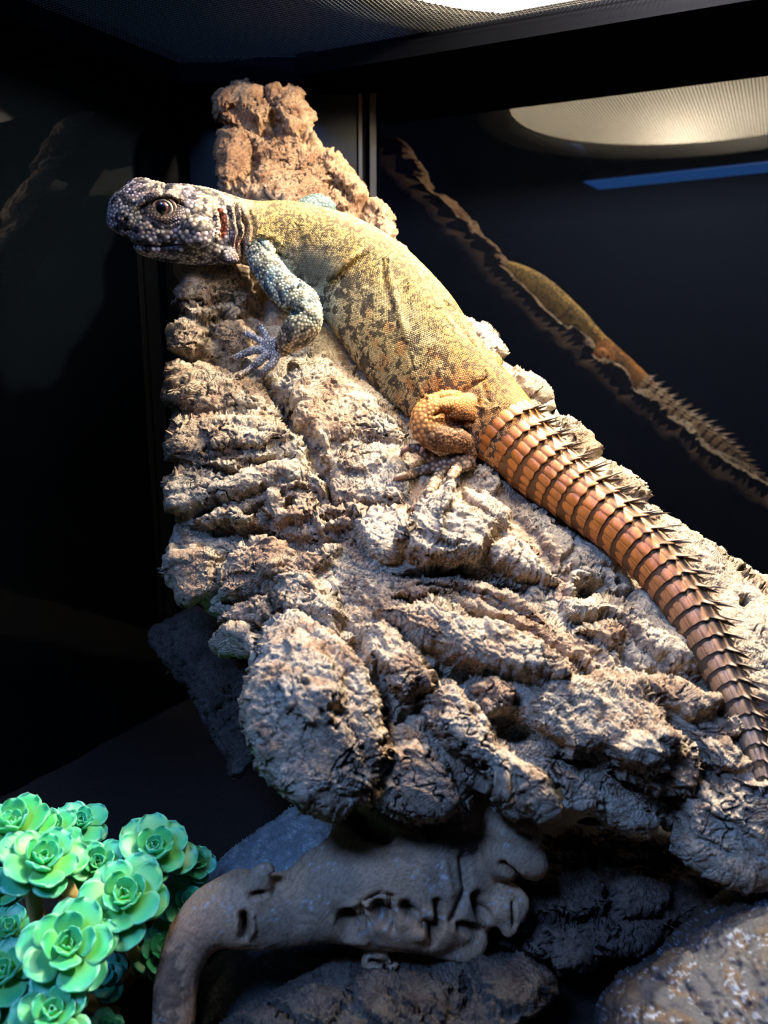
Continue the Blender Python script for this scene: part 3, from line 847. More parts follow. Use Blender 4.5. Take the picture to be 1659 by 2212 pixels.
LFa = np.array([f if len(f) == 4 else (*f, f[-1]) for f in LF])
def vnormals(V, F):
    n = np.cross(V[F[:, 2]] - V[F[:, 0]], V[F[:, 3]] - V[F[:, 1]])
    N = np.zeros_like(V)
    for k in range(4): np.add.at(N, F[:, k], n)
    return N / (np.linalg.norm(N, axis=1)[:, None] + 1e-12)
LN = vnormals(LV, LFa)
if (LN[::500] * (LV[::500] - LV.mean(0))).sum() < 0: LN *= -1

# folds, mouth, nostril and socket as strokes in the side view
LST = [
 ([(246,508),(262,519),(285,526),(312,531),(340,534),(370,533),(395,529)],3.0,-1.9),     # mouth
 ([(254,498),(275,510),(310,518),(345,521),(385,512)],6,.7),
 ([(258,524),(290,538),(330,541),(375,536)],7,.6),
 ([(268,472),(274,481)],4.5,-4.2),
 ([(348,398),(354,406),(352,418)],9,-3.0),([(286,462),(300,452),(322,438),(345,430),(372,430),(396,444)],4,-2.2),([(284,452),(302,440),(330,427),(365,420),(392,428)],7,1.3),([(290,440),(300,452)],9,-1.2),
 ([(258,462),(268,460),(282,468),(284,482),(272,490)],4,1.0),
 ([(354,449),(356,450)],27,-2.2),
 ([(322,470),(340,482),(362,486),(384,476)],4,-1.0),([(316,478),(340,493),(366,497),(392,484)],4,-.8),
 ([(300,462),(315,470),(330,486)],5,-1.0),
 ([(474,452),(481,470),(484,490),(480,512)],6.5,-5.0),                                    # ear
 ([(466,450),(470,480),(468,515)],6,1.2),
 ([(492,445),(502,470),(498,500),(505,530)],3.5,-2.2),([(512,436),(513,465),(522,495),(514,545)],4.0,-2.8),
 ([(520,450),(534,480),(530,520),(524,565)],5.5,-4.2),([(500,445),(509,480),(513,520)],4,1.6),([(515,445),(524,480),(527,520)],4,1.8),
 ([(486,540),(470,556),(450,566)],4,-1.8),
 ([(540,450),(548,490),(545,530)],5,-1.4),([(560,520),(580,545),(620,560)],5,-2.0),([(555,535),(530,560),(520,575)],4,-1.5),
 ([(566,505),(592,512),(612,530)],7,1.2),
 ([(640,480),(652,530),(650,580),(642,620)],5,-1.8),([(660,560),(664,590),(668,620)],4,-1.0),
 ([(795,545),(760,575),(728,602),(708,632)],6,-1.7),([(706,608),(712,640),(724,680)],9,2.0),([(690,600),(700,650),(720,700)],6,-2.2),
 ([(824,560),(836,610),(846,660),(862,715),(880,760),(892,800)],5,-1.7),([(838,560),(850,620),(860,680),(878,735),(888,790),(910,845),(925,858)],8,2.0),
 ([(885,612),(868,640),(860,670)],4,-1.6),([(772,590),(766,640),(778,690)],5,-.9),([(800,600),(790,660)],5,-.7),
 ([(960,650),(985,690),(1008,720),(1028,748)],4,-2.2),([(940,660),(975,705)],5,-1.0),
 ([(950,856),(985,852),(1010,836),(1045,815)],4,-2.2),([(952,790),(950,830),(952,856)],4,1.2),([(975,760),(950,800)],4,-.9),
 ([(1045,800),(1040,830),(1060,870)],4,-1.4),([(905,790),(900,830),(885,850)],5,-1.4),
 ([(800,790),(840,838),(880,868)],6,-1.6),([(735,690),(770,750),(815,805)],6,-1.0),
 ([(940,900),(958,888),(972,892),(968,905),(990,915),(1018,912)],5.5,-5.5),               # knee crease
 ([(1038,870),(1040,900),(1032,940)],6,-2.0),([(1036,880),(1060,890),(1078,882)],4,1.6),
 ([(612,676),(625,672),(648,676)],5,-4.5),([(575,590),(600,640),(622,668)],4,-.6),
]
lx, ly, ld = proj(LV)
disp = np.zeros(len(LV))
_wx = 7 * fbm(LV, 70, 2, 221); _wy = 7 * fbm(LV, 70, 2, 223)
_hd = .35 + .65 * (lx > 490)
_sx = lx + _wx * _hd; _sy = ly + _wy * _hd
for pts, w, h in LST:
    pa = np.array(pts, float); x0, y0 = pa.min(0) - w * 3; x1, y1 = pa.max(0) + w * 3
    m = (lx > x0) & (lx < x1) & (ly > y0) & (ly < y1)
    r, par = line_d(_sx[m], _sy[m], pts)
    if pts[0][0] > 600 and len(pts) > 1: w = w * 1.5; h = h * .62
    tp = np.clip(np.minimum(par, 1 - par) * 5, .35, 1)
    disp[m] += h * mm * np.exp(-(r / (w * tp)) ** 2)
disp += .35 * mm * fbm(LV, 90, 3, 201)
camv = np.array([0, 0, CAM_Z]) - LV; camv /= np.linalg.norm(camv, axis=1)[:, None]
headm = 1 - sstep(545, 600, lx)
facing = (LN * camv).sum(1) > -.1
disp *= np.where(facing | (headm > .5), 1, .2)
LV2 = LV + LN * disp[:, None]
LN = vnormals(LV2, LFa)
if (LN[::500] * (LV2[::500] - LV2.mean(0))).sum() < 0: LN *= -1

# nearest chain, length along it and angle around it
names = list(CH)
def locate(A):
    best = np.full(len(A), 1e9); who = np.zeros(len(A), int); s = np.zeros(len(A)); ang = np.zeros(len(A))
    for ci, k in enumerate(names):
        c = CH[k]
        lo = c.c.min(0) - .05; hi = c.c.max(0) + .05
        m = np.where(((A > lo) & (A < hi)).all(1))[0]
        for blk in np.array_split(m, max(1, len(m) // 20000)):
            if not len(blk): continue
            d2 = ((A[blk][:, None] - c.c[None]) ** 2).sum(-1)
            i = d2.argmin(1); r = np.sqrt(d2[np.arange(len(blk)), i]) - np.minimum(c.a, c.b)[i] * .9
            off = A[blk] - c.c[i]
            b = r < best[blk]
            w = blk[b]
            best[w] = r[b]; who[w] = ci; s[w] = c.L[i][b]
            ang[w] = np.arctan2((off * c.n2[i]).sum(1), (off * c.n1[i]).sum(1))[b]
    return who, s, ang
def lerp3(a, b, t): return np.asarray(a) * (1 - t)[:, None] + np.asarray(b) * t[:, None]
def skin_colour(A, who=None, s=None, ang=None, jitter=None, dome=True):
    """albedo of the animal at points A"""
    if who is None: who, s, ang = locate(A)
    x, y, d = proj(A)
    n = len(A)
    j = RNG.random(n) if jitter is None else jitter
    W = np.stack([fbm(A, 150, 2, 301), fbm(A, 150, 2, 303), fbm(A, 150, 2, 305)], -1)
    sq = np.abs(perlin(A + .0026 * W, 165, 311))                 # squiggles
    sq2 = np.abs(perlin(A + .0022 * W, 270, 313))
    blot = fbm(A + .002 * W, 120, 3, 315)
    yellow = np.array([.86, .57, .17]); cream = np.array([.84, .68, .38]); black = np.array([.035, .028, .03])
    orange = np.array([.90, .34, .07]); teal = np.array([.26, .42, .42]); rust = np.array([.52, .20, .06])
    # body: yellow back, paler flank, blue-grey shoulder, orange towards the hips
    ytop = np.interp(x, [540, 640, 720, 830, 900, 960, 1040, 1130, 1210], [432, 436, 455, 510, 570, 640, 750, 850, 935])
    dep = y - ytop                                              # distance below the back line
    flank = sstep(70, 150, dep + 22 * blot)
    up = -dep
    c = lerp3(np.tile(yellow, (n, 1)), np.tile(cream, (n, 1)), flank * .75)
    hip = sstep(900, 1090, x + (y - 800) * .35 + .25 * dep)
    c = lerp3(c, np.tile(orange * .95 + .02, (n, 1)), sstep(.0, 1, hip) * .72)
    c = lerp3(c, np.tile(orange, (n, 1)), sstep(.25, .5, fbm(A, 90, 3, 321)) * flank * sstep(700, 900, x) * .6)
    belly = sstep(0, 1, (y - (470 + (x - 540) * 1.13)) / 60.) * sstep(680, 760, x)
    sho = (1 - sstep(690, 760, x)) * sstep(500, 590, y + 10 * blot)
    c = lerp3(c, np.tile(teal * .9, (n, 1)), np.clip(sho, 0, 1) * .8)
    fb = fbm(A + .003 * W, 165, 4, 318, .6) + .25 * fbm(A, 60, 2, 316)
    ax_ = np.exp(-((dep - 150) / 70) ** 2)
    dk = lerp3((1 - sstep(.075, .15, np.minimum(sq, sq2 + .02) + .07 * (j - .5)))[:, None], sstep(-.02, .14, fb + .30 * ax_ - .24 + .22 * (j - .5))[:, None], flank)[:, 0]
    dk = np.maximum(dk * .92, (1 - flank) * .8 * (1 - sstep(.03, .08, np.abs(perlin(A + .0022 * W, 420, 317)))))
    dk = np.maximum(dk, .75 * (j > .86))
    blob = np.exp(-(((x - 690) / 34) ** 2 + ((y - 585) / 34) ** 2) ** 2) + np.exp(-(((x - 655) / 25) ** 2 + ((y - 560) / 40) ** 2))
    dk = np.maximum(dk, np.clip(blob, 0, 1) * .85)
    dk *= 1 - .6 * sstep(1080, 1130, x)
    body = lerp3(c, np.tile(black, (n, 1)), np.clip(dk, 0, 1) * .93)
    # head
    hb = fbm(A, 190, 2, 331); hn = fbm(A, 75, 2, 333)
    hc = lerp3(np.tile([.80, .62, .48], (n, 1)), np.tile([.46, .37, .46], (n, 1)), sstep(-.1, .35, hn + .5 * (j - .5)))
    hc = lerp3(hc, np.tile([.46, .54, .72], (n, 1)), sstep(500, 530, y) * .55 + (1 - sstep(255, 300, x)) * .5)
    hc = lerp3(hc, np.tile([.84, .64, .40], (n, 1)), sstep(390, 460, x) * (1 - sstep(460, 520, y)) * .7)
    hd = sstep(.02, .22, hb + .25 * (j - .5)) + .8 * np.exp(-(((x - 395) / 30) ** 2 + ((y - 480) / 22) ** 2)) * (j < .75) \
        + .9 * np.exp(-(((x - 395) / 38) ** 2 + ((y - 540) / 16) ** 2)) * (j < .8) + .8 * np.exp(-(((x - 335) / 14) ** 2 + ((y - 482) / 9) ** 2))
    crn = (1 - sstep(425, 440, y)) * (x < 470)
    hd = hd + crn * (j < .35) * .7
    hc = lerp3(hc, np.tile([.025, .027, .045], (n, 1)), np.clip(hd, 0, 1) * .93)
    eyer = np.hypot((x - 355), (y - 450) * 1.1)
    hc = lerp3(hc, np.tile([.36, .24, .17], (n, 1)), np.clip(1 - sstep(26, 40, eyer), 0, 1) * .9)
    hc = lerp3(hc, np.tile([.10, .07, .07], (n, 1)), np.exp(-((eyer - 29) / 3.) ** 2) * .8)
    er, _ = line_d(x, y, [(475, 455), (482, 470), (485, 490), (481, 510)])
    hc = lerp3(hc, np.tile([.62, .22, .13], (n, 1)), np.clip(1 - sstep(5, 9, er), 0, 1))
    nk = sstep(490, 515, x)
    nc = lerp3(np.tile([.60, .42, .26], (n, 1)), np.tile([.66, .33, .22], (n, 1)), sstep(0, .3, fbm(A, 110, 2, 341)))
    nc = lerp3(nc, np.tile(black, (n, 1)), sstep(-.05, .2, blot + (y - 510) / 500.) * .85)
    hc = lerp3(hc, nc, nk * .75)
    out = lerp3(hc, body, sstep(525, 560, x))
    # tail
    tcol = lerp3(np.tile([.46, .19, .06], (n, 1)), np.tile([.20, .14, .10], (n, 1)), sstep(1250, 1550, x))
    out = lerp3(out, tcol, sstep(1080, 1130, x + (y - 940) * .4) * sstep(880, 920, y + (x - 1100) * .3))
    # limbs
    fam = np.array([{'a': 0}.get('', 0)] * 1)
    isn = lambda *k: np.isin(who, [names.index(q) for q in k])
    arm = isn('arm')
    ac = lerp3(np.tile([.72, .72, .52], (n, 1)), np.tile([.34, .47, .46], (n, 1)), sstep(-.1, .4, fbm(A, 120, 2, 351)) * (1 - .6 * sstep(640, 720, y)))
    ac = lerp3(ac, np.tile([.50, .33, .19], (n, 1)), sstep(680, 735, y) * .7)
    ad = sstep(.0, .22, fbm(A, 230, 2, 353) + .55 * (j - .52)) + (1 - sstep(565, 610, y)) * .35
    ac = lerp3(ac, np.tile([.03, .035, .05], (n, 1)), np.clip(ad, 0, 1) * .85)
    out[arm] = ac[arm]
    hand = isn('hand', 'f1', 'f2', 'f3', 'f4', 'f5')
    hcx = lerp3(np.tile([.50, .53, .64], (n, 1)), np.tile([.27, .19, .15], (n, 1)), sstep(785, 815, y))
    out[hand] = hcx[hand] * (.75 + .5 * j[hand])[:, None]
    leg = isn('leg', 'far_thigh')
    lc = lerp3(np.tile(orange * .85 + .03, (n, 1)), np.tile([.16, .085, .05], (n, 1)), sstep(900, 935, y + (x - 940) * .45) * .9)
    lc = lerp3(lc, np.tile(orange * .8 + .05, (n, 1)), (1 - sstep(905, 935, x)) * .8)
    lc = lerp3(lc, np.tile(orange * .7 + .05, (n, 1)), sstep(1000, 1020, x) * (1 - sstep(905, 940, y)))
    out[leg] = lc[leg] * (.85 + .3 * j[leg])[:, None]
    foot = isn('foot', 't1', 't2', 't3', 't4', 't5')
    fc = lerp3(np.tile([.24, .15, .11], (n, 1)), np.tile([.46, .32, .21], (n, 1)), sstep(975, 1035, y))
    out[foot] = fc[foot] * (.7 + .6 * j[foot])[:, None]
    fa = isn('far_elbow'); tcx = np.tile([.15, .23, .21], (n, 1)) * (.8 + .4 * j)[:, None]; out[fa] = tcx[fa]
    fh = isn('far_hand', 'far_f1', 'far_f2'); out[fh] = np.array([.20, .15, .12])
    return out

who, sv, av = locate(LV2)
base_c = skin_colour(LV2, who, sv, av, jitter=np.full(len(LV2), .5))
M_SKIN = attr_mat('lizard_skin', .6, .25, 1600, .2, .6, 2600, .0005)
M_SCALE = attr_mat('lizard_scales', .5, .28, 2500, .12, .2, 4000, .0002)
M_HORN = attr_mat('lizard_horn', .38, .5, 1500, .22, .3, 2200, .0003)
liz = empty('lizard', tuple(P(885, 760, .525)))
tag(liz, 'orange and yellow spiny-tailed lizard stretched along the cork bark, head raised left', 'lizard')
body = mesh_obj('body', LV2, LFa if False else np.array(LFa), None, liz, base_c * .32)
body.data.materials.append(M_SKIN)

# ---- scales
LB = BVHTree.FromPolygons(LV2.tolist(), LF)
def dome_patch(Cs, Ns, Ts, R, Hh, col, el=1.0, back=0.0, rim=6, rimc=.42):
    """low domes: centre, normal, direction along which they are elongated"""
    n = len(Cs)
    Bs = np.cross(Ns, Ts)
    V = np.empty((n, rim + 1, 3)); 
    V[:, rim] = Cs + Ns * Hh[:, None] + Ts * (back * R)[:, None]
    for k in range(rim):
        a = 2 * math.pi * (k + .5) / rim
        V[:, k] = Cs + Ts * (math.cos(a) * R * el)[:, None] + Bs * (math.sin(a) * R)[:, None] - Ns * (R * .12)[:, None]
    o = (np.arange(n) * (rim + 1))[:, None]
    F = np.concatenate([np.stack([o[:, 0] + k, o[:, 0] + (k + 1) % rim, o[:, 0] + rim], -1) for k in range(rim)])
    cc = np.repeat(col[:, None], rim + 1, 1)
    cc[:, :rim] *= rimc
    return V.reshape(-1, 3), F, cc.reshape(-1, 3)
# body rows
pts, nrm, tan_ = [], [], []
sp = .00098
i0 = int(np.argmin(np.abs(TR.px[:, 0] - 528))); i1 = int(np.argmin(np.abs(TR.px[:, 0] - 1125)))
row = 0
for sL in np.arange(TR.L[i0], TR.L[i1], sp * .92):
    f = np.interp(sL, TR.L, np.arange(len(TR.L))); k = int(f); w = f - k
    c = TR.c[k] * (1 - w) + TR.c[k + 1] * w; n1 = TR.n1[k]; n2 = TR.n2[k]; T = TR.T[k]; a = TR.a[k]; b = TR.b[k]
    per = math.pi * (a + b); m = int(per / sp)
    th = (np.arange(m) + .5 * (row % 2)) / m * 2 * math.pi; row += 1
    for t in th:
        if -2.75 < math.atan2(math.sin(t), math.cos(t)) < -.35: continue          # underside
        dv = math.cos(t) * n1 * a + math.sin(t) * n2 * b
        L_ = np.linalg.norm(dv); dv /= L_
        wob = T * .0009 * math.sin(t * 3 + sL * 60)
        st = c + wob + dv * L_ * .55
        h = LB.ray_cast(Vector(st), Vector(dv), L_ * .62)
        if h[0] is None: continue
        pts.append(h[0]); nrm.append(h[1]); tan_.append(T)
pts = np.array(pts); nrm = np.array(nrm); tan_ = np.array(tan_)
who_b, s_b, a_b = locate(pts)
keep = np.isin(who_b, [names.index(q) for q in ('trunk', 'axil_fold')])
pts, nrm, tan_ = pts[keep], nrm[keep], tan_[keep]
sgn = np.sign((nrm * (pts - pts.mean(0))).sum(1).mean()); nrm = nrm * (1 if sgn > 0 else -1)
tan_ = tan_ - (tan_ * nrm).sum(1)[:, None] * nrm; tan_ /= np.linalg.norm(tan_, axis=1)[:, None] + 1e-9
colb = skin_colour(pts) * (.82 + .45 * RNG.random(len(pts)))[:, None]
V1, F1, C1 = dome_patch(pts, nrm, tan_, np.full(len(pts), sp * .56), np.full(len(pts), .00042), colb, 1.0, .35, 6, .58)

# scattered scales elsewhere, size by region
order = RNG.permutation(len(LV2))
X_, Y_, _ = lx[order], ly[order], 0
A_ = LV2[order]; N_ = LN[order]; W_ = who[order]
size = np.zeros(len(A_))
idn = {k: i for i, k in enumerate(names)}
hm = np.isin(W_, [idn[k] for k in ('trunk', 'gular', 'crown', 'brow', 'snout_side', 'cheek')]) & (X_ < 532)
size[hm] = .0023
size = np.where(hm & (X_ > 385) & (X_ < 460) & (Y_ > 445) & (Y_ < 540), .0028, size)
size = np.where(hm & (X_ > 385) & (Y_ > 545), .0019, size)
er = np.hypot(X_ - 355, (Y_ - 450) * 1.1)
size = np.where(hm & (Y_ < 440), .0017, size)
size = np.where(hm & (er < 44), .0011, size)
size = np.where(hm & (er < 22), 0, size)
size = np.where(hm & (X_ > 490), .0013, size)
size = np.where(hm & (X_ < 300), .0019, size)
size[W_ == idn['arm']] = .0018
size[np.isin(W_, [idn['hand']])] = .0012
size[np.isin(W_, [idn[k] for k in ('f1', 'f2', 'f3', 'f4', 'f5')])] = .0014
size[np.isin(W_, [idn[k] for k in ('foot', 't1', 't2', 't3', 't4', 't5')])] = .0023
lg = W_ == idn['leg']
size[lg] = .0011
size = np.where(lg & (X_ < 945), .0019, size); size = np.where(lg & (X_ < 925), .0025, size)
size[np.isin(W_, [idn['far_elbow'], idn['far_thigh']])] = .0018
cell = .0009
occ = {}
chosen = []
cand = np.where(size > 0)[0]
for i in cand:
    p = A_[i]; r = size[i]
    kx, ky, kz = int(p[0] // cell), int(p[1] // cell), int(p[2] // cell)
    q = int(r // cell) + 1
    bad = False
    for a in range(-q, q + 1):
        for b in range(-q, q + 1):
            for c in range(-q, q + 1):
                o = occ.get((kx + a, ky + b, kz + c))
                if o is not None:
                    dx = p[0]-o[0]; dy = p[1]-o[1]; dz = p[2]-o[2]
                    if dx*dx+dy*dy+dz*dz < (r * .5 + o[3] * .5) ** 2 * .96: bad = True; break
            if bad: break
        if bad: break
    if bad: continue
    occ[(kx, ky, kz)] = (p[0], p[1], p[2], r)
    chosen.append(i)
chosen = np.array(chosen)
pc, ncx, sz, wc = A_[chosen], N_[chosen], size[chosen], W_[chosen]
xc, yc = X_[chosen], Y_[chosen]
Tt = np.zeros_like(pc)
for k, ci in idn.items():
    m = wc == ci
    if not m.any(): continue
    d2 = ((pc[m][:, None] - CH[k].c[None]) ** 2).sum(-1); Tt[m] = CH[k].T[d2.argmin(1)]
Tt = Tt - (Tt * ncx).sum(1)[:, None] * ncx; Tt /= np.linalg.norm(Tt, axis=1)[:, None] + 1e-9
jj = RNG.random(len(pc))
cs = skin_colour(pc, jitter=jj) * (.85 + .4 * RNG.random(len(pc)))[:, None]
cs *= 1.3
hh = sz * .22
big = (wc == idn['leg']) & (RNG.random(len(pc)) < .16) & (yc > 915) & (xc > 925)
sz2 = np.where(big, sz * 1.9, sz * 1.0); hh = np.where(big, sz * .75, hh)
cs[big] = cs[big] * .5 + np.array([.42, .24, .13]) * .5
keel = np.isin(wc, [idn[k] for k in ('foot', 't1', 't2', 't3', 't4', 't5', 'arm')])
hh = np.where(keel, sz * .30, hh)
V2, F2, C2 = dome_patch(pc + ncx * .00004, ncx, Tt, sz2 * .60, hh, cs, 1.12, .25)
V, F = join([(V1, F1), (V2, F2)])
scl = mesh_obj('scales', V, F, M_SCALE, liz, np.concatenate([C1, C2]))
tag(scl, kind='stuff')
print('scales', len(pts), len(pc), 'body verts', len(LV2))

# small pointed scales along the front rim of the ear
sp_V, sp_F = [], []
for k in range(8):
    y = 458 + k * 7.0 + random.uniform(-1, 1); x = 466 + 5 * math.sin(k * .55) + random.uniform(-1.5, 1.5)
    d = ray_d(LB, x, y, .49)
    a = P(x, y - 3.6, d + .0006); b = P(x, y + 3.6, d + .0006); c = P(x + random.uniform(4.5, 8), y + 1, d - .0008); e = P(x - 2, y, d - .0018)
    n = len(sp_V); sp_V += [a, b, c, e]; sp_F += [(n, n + 3, n + 2), (n + 3, n + 1, n + 2), (n, n + 1, n + 3), (n, n + 2, n + 1)]
mesh_obj('ear_fringe', sp_V, sp_F, M_SCALE, liz, np.tile([[.66, .46, .30]], (len(sp_V), 1)), smooth=False)

# ---- eye
ed = ray_d(LB, 354, 449, .49)
ec = P(354, 449, ed + .0016)
fwd = (ORG - ec).normalized(); fwd = (fwd + Vector((-.28, 0, -.05))).normalized()
q = fwd.to_track_quat('Z', 'Y').to_matrix()
er_ = .0060
def on_eye(V): return np.array([q @ Vector(v) + ec for v in V])
th = np.linspace(0, math.pi, 40)
V, F = lathe_vf([(max(er_ * math.sin(t), 1e-6), er_ * math.cos(t)) for t in th], 48)
rr = np.hypot(V[:, 0], V[:, 1]); front = V[:, 2] > 0
col = np.tile([[.05, .02, .015]], (len(V), 1))
iris = front & (rr < .0047); pup = front & (rr < .0031)
col[iris] = (.10, .035, .025); col[front & (rr > .0044) & (rr < .0049)] = (.20, .10, .07); col[pup] = (.002, .002, .003)
M_EYE = attr_mat('eye_ball', .04, .8, 900, .1, 0, coat=1.0)
mesh_obj('eyeball', on_eye(V), F, M_EYE, liz, col)
def lid(r_in, tube, z, squash, colr, name):
    n, m = 56, 12
    V, F = [], []
    for i in range(n):
        a = 2 * math.pi * i / n
        R_ = r_in + tube
        for j in range(m):
            b = 2 * math.pi * j / m
            rad = R_ + tube * math.cos(b) * (1 + .10 * math.sin(a * 17))
            V.append((rad * math.cos(a) * 1.08, rad * math.sin(a) * squash, z + tube * math.sin(b)))
            F.append((i*m+j, i*m+(j+1)%m, ((i+1)%n)*m+(j+1)%m, ((i+1)%n)*m+j))
    V = np.array(V); return mesh_obj(name, on_eye(V), np.array(F), M_SKIN, liz, np.tile([colr], (len(V), 1)) * (.8 + .4 * np.random.default_rng(1).random((len(V), 1))))
lid(.0046, .0008, .0036, .88, (.58, .44, .32), 'eyelid')
lid(.0064, .0009, .0024, .84, (.30, .21, .17), 'eyelid_fold')

# ---- claws
def claw(tip, base, r, curl, name='claw', colr=(.30, .17, .12)):
    p0 = Vector(base); p1 = Vector(tip); ax = p1 - p0; L = ax.length; ax.normalize()
    up = Vector((0, -.55, .83)); up = (up - up.dot(ax) * ax).normalized(); sd_ = ax.cross(up)
    V, F = [], []; n, m = 9, 10
    for i in range(n):
        t = i / (n - 1)
        c = p0 + ax * (L * t) + up * (curl * math.sin(math.pi * t * .9) )
        rr_ = r * (1 - t) ** .7 + 1e-5
        for j in range(m):
            a = 2 * math.pi * j / m
            V.append(c + up * (math.cos(a) * rr_ * 1.25) + sd_ * (math.sin(a) * rr_ * .75))
    for i in range(n - 1):
        for j in range(m): F.append((i*m+j, i*m+(j+1)%m, (i+1)*m+(j+1)%m, (i+1)*m+j))
    cc = np.array([np.array(colr) * (1.5 - .9 * (i // m) / n) for i in range(len(V))])
    mesh_obj(name, V, np.array(F), M_HORN, liz, cc)
for (bx, by, tx, ty, d, r, cu) in ((886,966,868,991,.4555,.0022,.0035),(874,1027,849,1050,.4585,.0020,.003),(899,1094,890,1107,.456,.0018,.0012),
        (969,1044,963,1060,.4545,.0018,.0012),(914,966,909,984,.466,.0014,.001),(562,705,556,698,.5025,.0010,.0006),(528,721,518,719,.5055,.0010,.0006),
        (506,773,496,777,.5035,.0011,.0006),(518,810,508,817,.4995,.0011,.0006),(564,816,561,828,.4945,.0012,.0008),(573,407,573,398,.586,.0012,.0008)):
    d = min([ray_d(LB, bx + ox, by + oy, 9.) for ox, oy in ((0, 0), (3, -4), (4, 0))] + [d + .004]) + r * .6
    claw(P(tx, ty, d + .001), P(bx, by, d), r * 1.25, cu)

# ---- spiny rings of the tail
s0 = TR.L[int(np.argmin(np.abs(TR.px[:, 0] - 1082)))]; s1 = TR.L[-1]
pxlen = []
ks = []
s = s0; n_r = 27
steps = np.linspace(1.16, .78, n_r); steps = steps / steps.sum() * (s1 - s0)
edges = s0 + np.r_[0, np.cumsum(steps)]
def at(s):
    f = np.clip(np.interp(s, TR.L, np.arange(len(TR.L))), 0, len(TR.L) - 1.001); k = int(f); w = f - k
    g = lambda q_: q_[k] * (1 - w) + q_[k + 1] * w
    return g(TR.c), g(TR.n1), g(TR.n2), g(TR.T), g(TR.a), g(TR.b)
for r_ in range(n_r):
    sa, sb = edges[r_], edges[r_ + 1]; ln = sb - sa
    young = np.clip(1 - r_ / 9., 0, 1)            # first rings: low scutes, many of them
    npl = 22 if r_ < 6 else (16 if r_ < 16 else 13)
    sub = 8; M_ = npl * sub
    rowsT = np.array([-.10, .03, .09, .30, .60, .86, .97, 1.0, .94])
    V, C = [], []
    for ri, t in enumerate(rowsT):
        for j in range(M_):
            th_ = 2 * math.pi * j / M_ + .5 * (r_ % 2) * 2 * math.pi / npl
            ph = (j % sub) / sub; pl_ = abs(ph - .5) * 2      # 0 centre .. 1 seam
            ctr = 2 * math.pi * (j // sub + .5) / npl + .5 * (r_ % 2) * 2 * math.pi / npl
            # dorsal edge of the tail: n1 is right/up in the picture when positive
            ds = math.cos(th_ - DORS) if False else math.cos(th_ - .30)
            side = max(0., ds) ** 3
            under = 1.0 if math.sin(th_) < -.55 else 0.0
            tooth = ((.20 if r_ < 7 else .05) + 1.05 * side) * (1 - under * .8) * (1 - .45 * young)
            rnd = .85 + .3 * (((j // sub) * 7919 + r_ * 104729) % 97) / 97.
            tooth *= rnd
            point = max(0., 1 - pl_ * 1.05)
            ext = tooth * point ** 1.1 * (1.0 if t > .9 else 0) * (t == 1.0) + (.4 * tooth * point if ri == 6 else 0)
            s_ = sa + ln * (t + ext * .75)
            arc = ln * .42 * max(0., math.sin(th_ + .25)) ** .8 * (1 - .6 * young)
            s_ -= arc
            c_, n1, n2, T, a, b = at(min(s_, s1 - 1e-5))
            c2 = at(sa + ln * t - arc)
            a = c2[4]; b = c2[5]
            flare = float(np.interp(t, [-.1, .05, .3, .6, .9, 1.], [.84, .92, 1.0, 1.03, 1.045, 1.04])) - .02 * young
            if ri == len(rowsT) - 1: flare -= .17
            keel_ = (1 - pl_ ** 2) * .014 * (.5 + t) - .010 * (pl_ > .85)
            lift = ext * ln * (.30 + .75 * side)
            rad_a = a * (flare + keel_) + lift; rad_b = b * (flare + keel_) + lift
            V.append(c_ + n1 * (math.cos(th_) * rad_a) + n2 * (math.sin(th_) * rad_b))
            g = r_ / n_r
            o_ = np.array([.42, .13, .02]); br = np.array([.20, .125, .08]); gy = np.array([.26, .20, .14])
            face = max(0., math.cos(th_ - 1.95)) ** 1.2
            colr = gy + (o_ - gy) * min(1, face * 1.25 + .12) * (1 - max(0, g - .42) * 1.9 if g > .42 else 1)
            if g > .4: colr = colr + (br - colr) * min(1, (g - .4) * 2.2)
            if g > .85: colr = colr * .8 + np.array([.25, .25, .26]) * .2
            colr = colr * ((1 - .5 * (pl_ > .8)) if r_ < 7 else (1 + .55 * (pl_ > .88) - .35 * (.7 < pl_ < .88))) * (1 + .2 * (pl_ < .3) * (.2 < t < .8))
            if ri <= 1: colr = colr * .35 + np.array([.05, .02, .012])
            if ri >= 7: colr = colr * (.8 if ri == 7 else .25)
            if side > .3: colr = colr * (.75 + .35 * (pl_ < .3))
            C.append(colr)
    nr = len(rowsT)
    i, j = np.meshgrid(np.arange(nr - 1), np.arange(M_), indexing='ij')
    F = np.stack([i*M_+j, i*M_+(j+1)%M_, (i+1)*M_+(j+1)%M_, (i+1)*M_+j], -1).reshape(-1, 4)
    mesh_obj('tail_ring', np.array(V), F, M_HORN, liz, np.array(C))
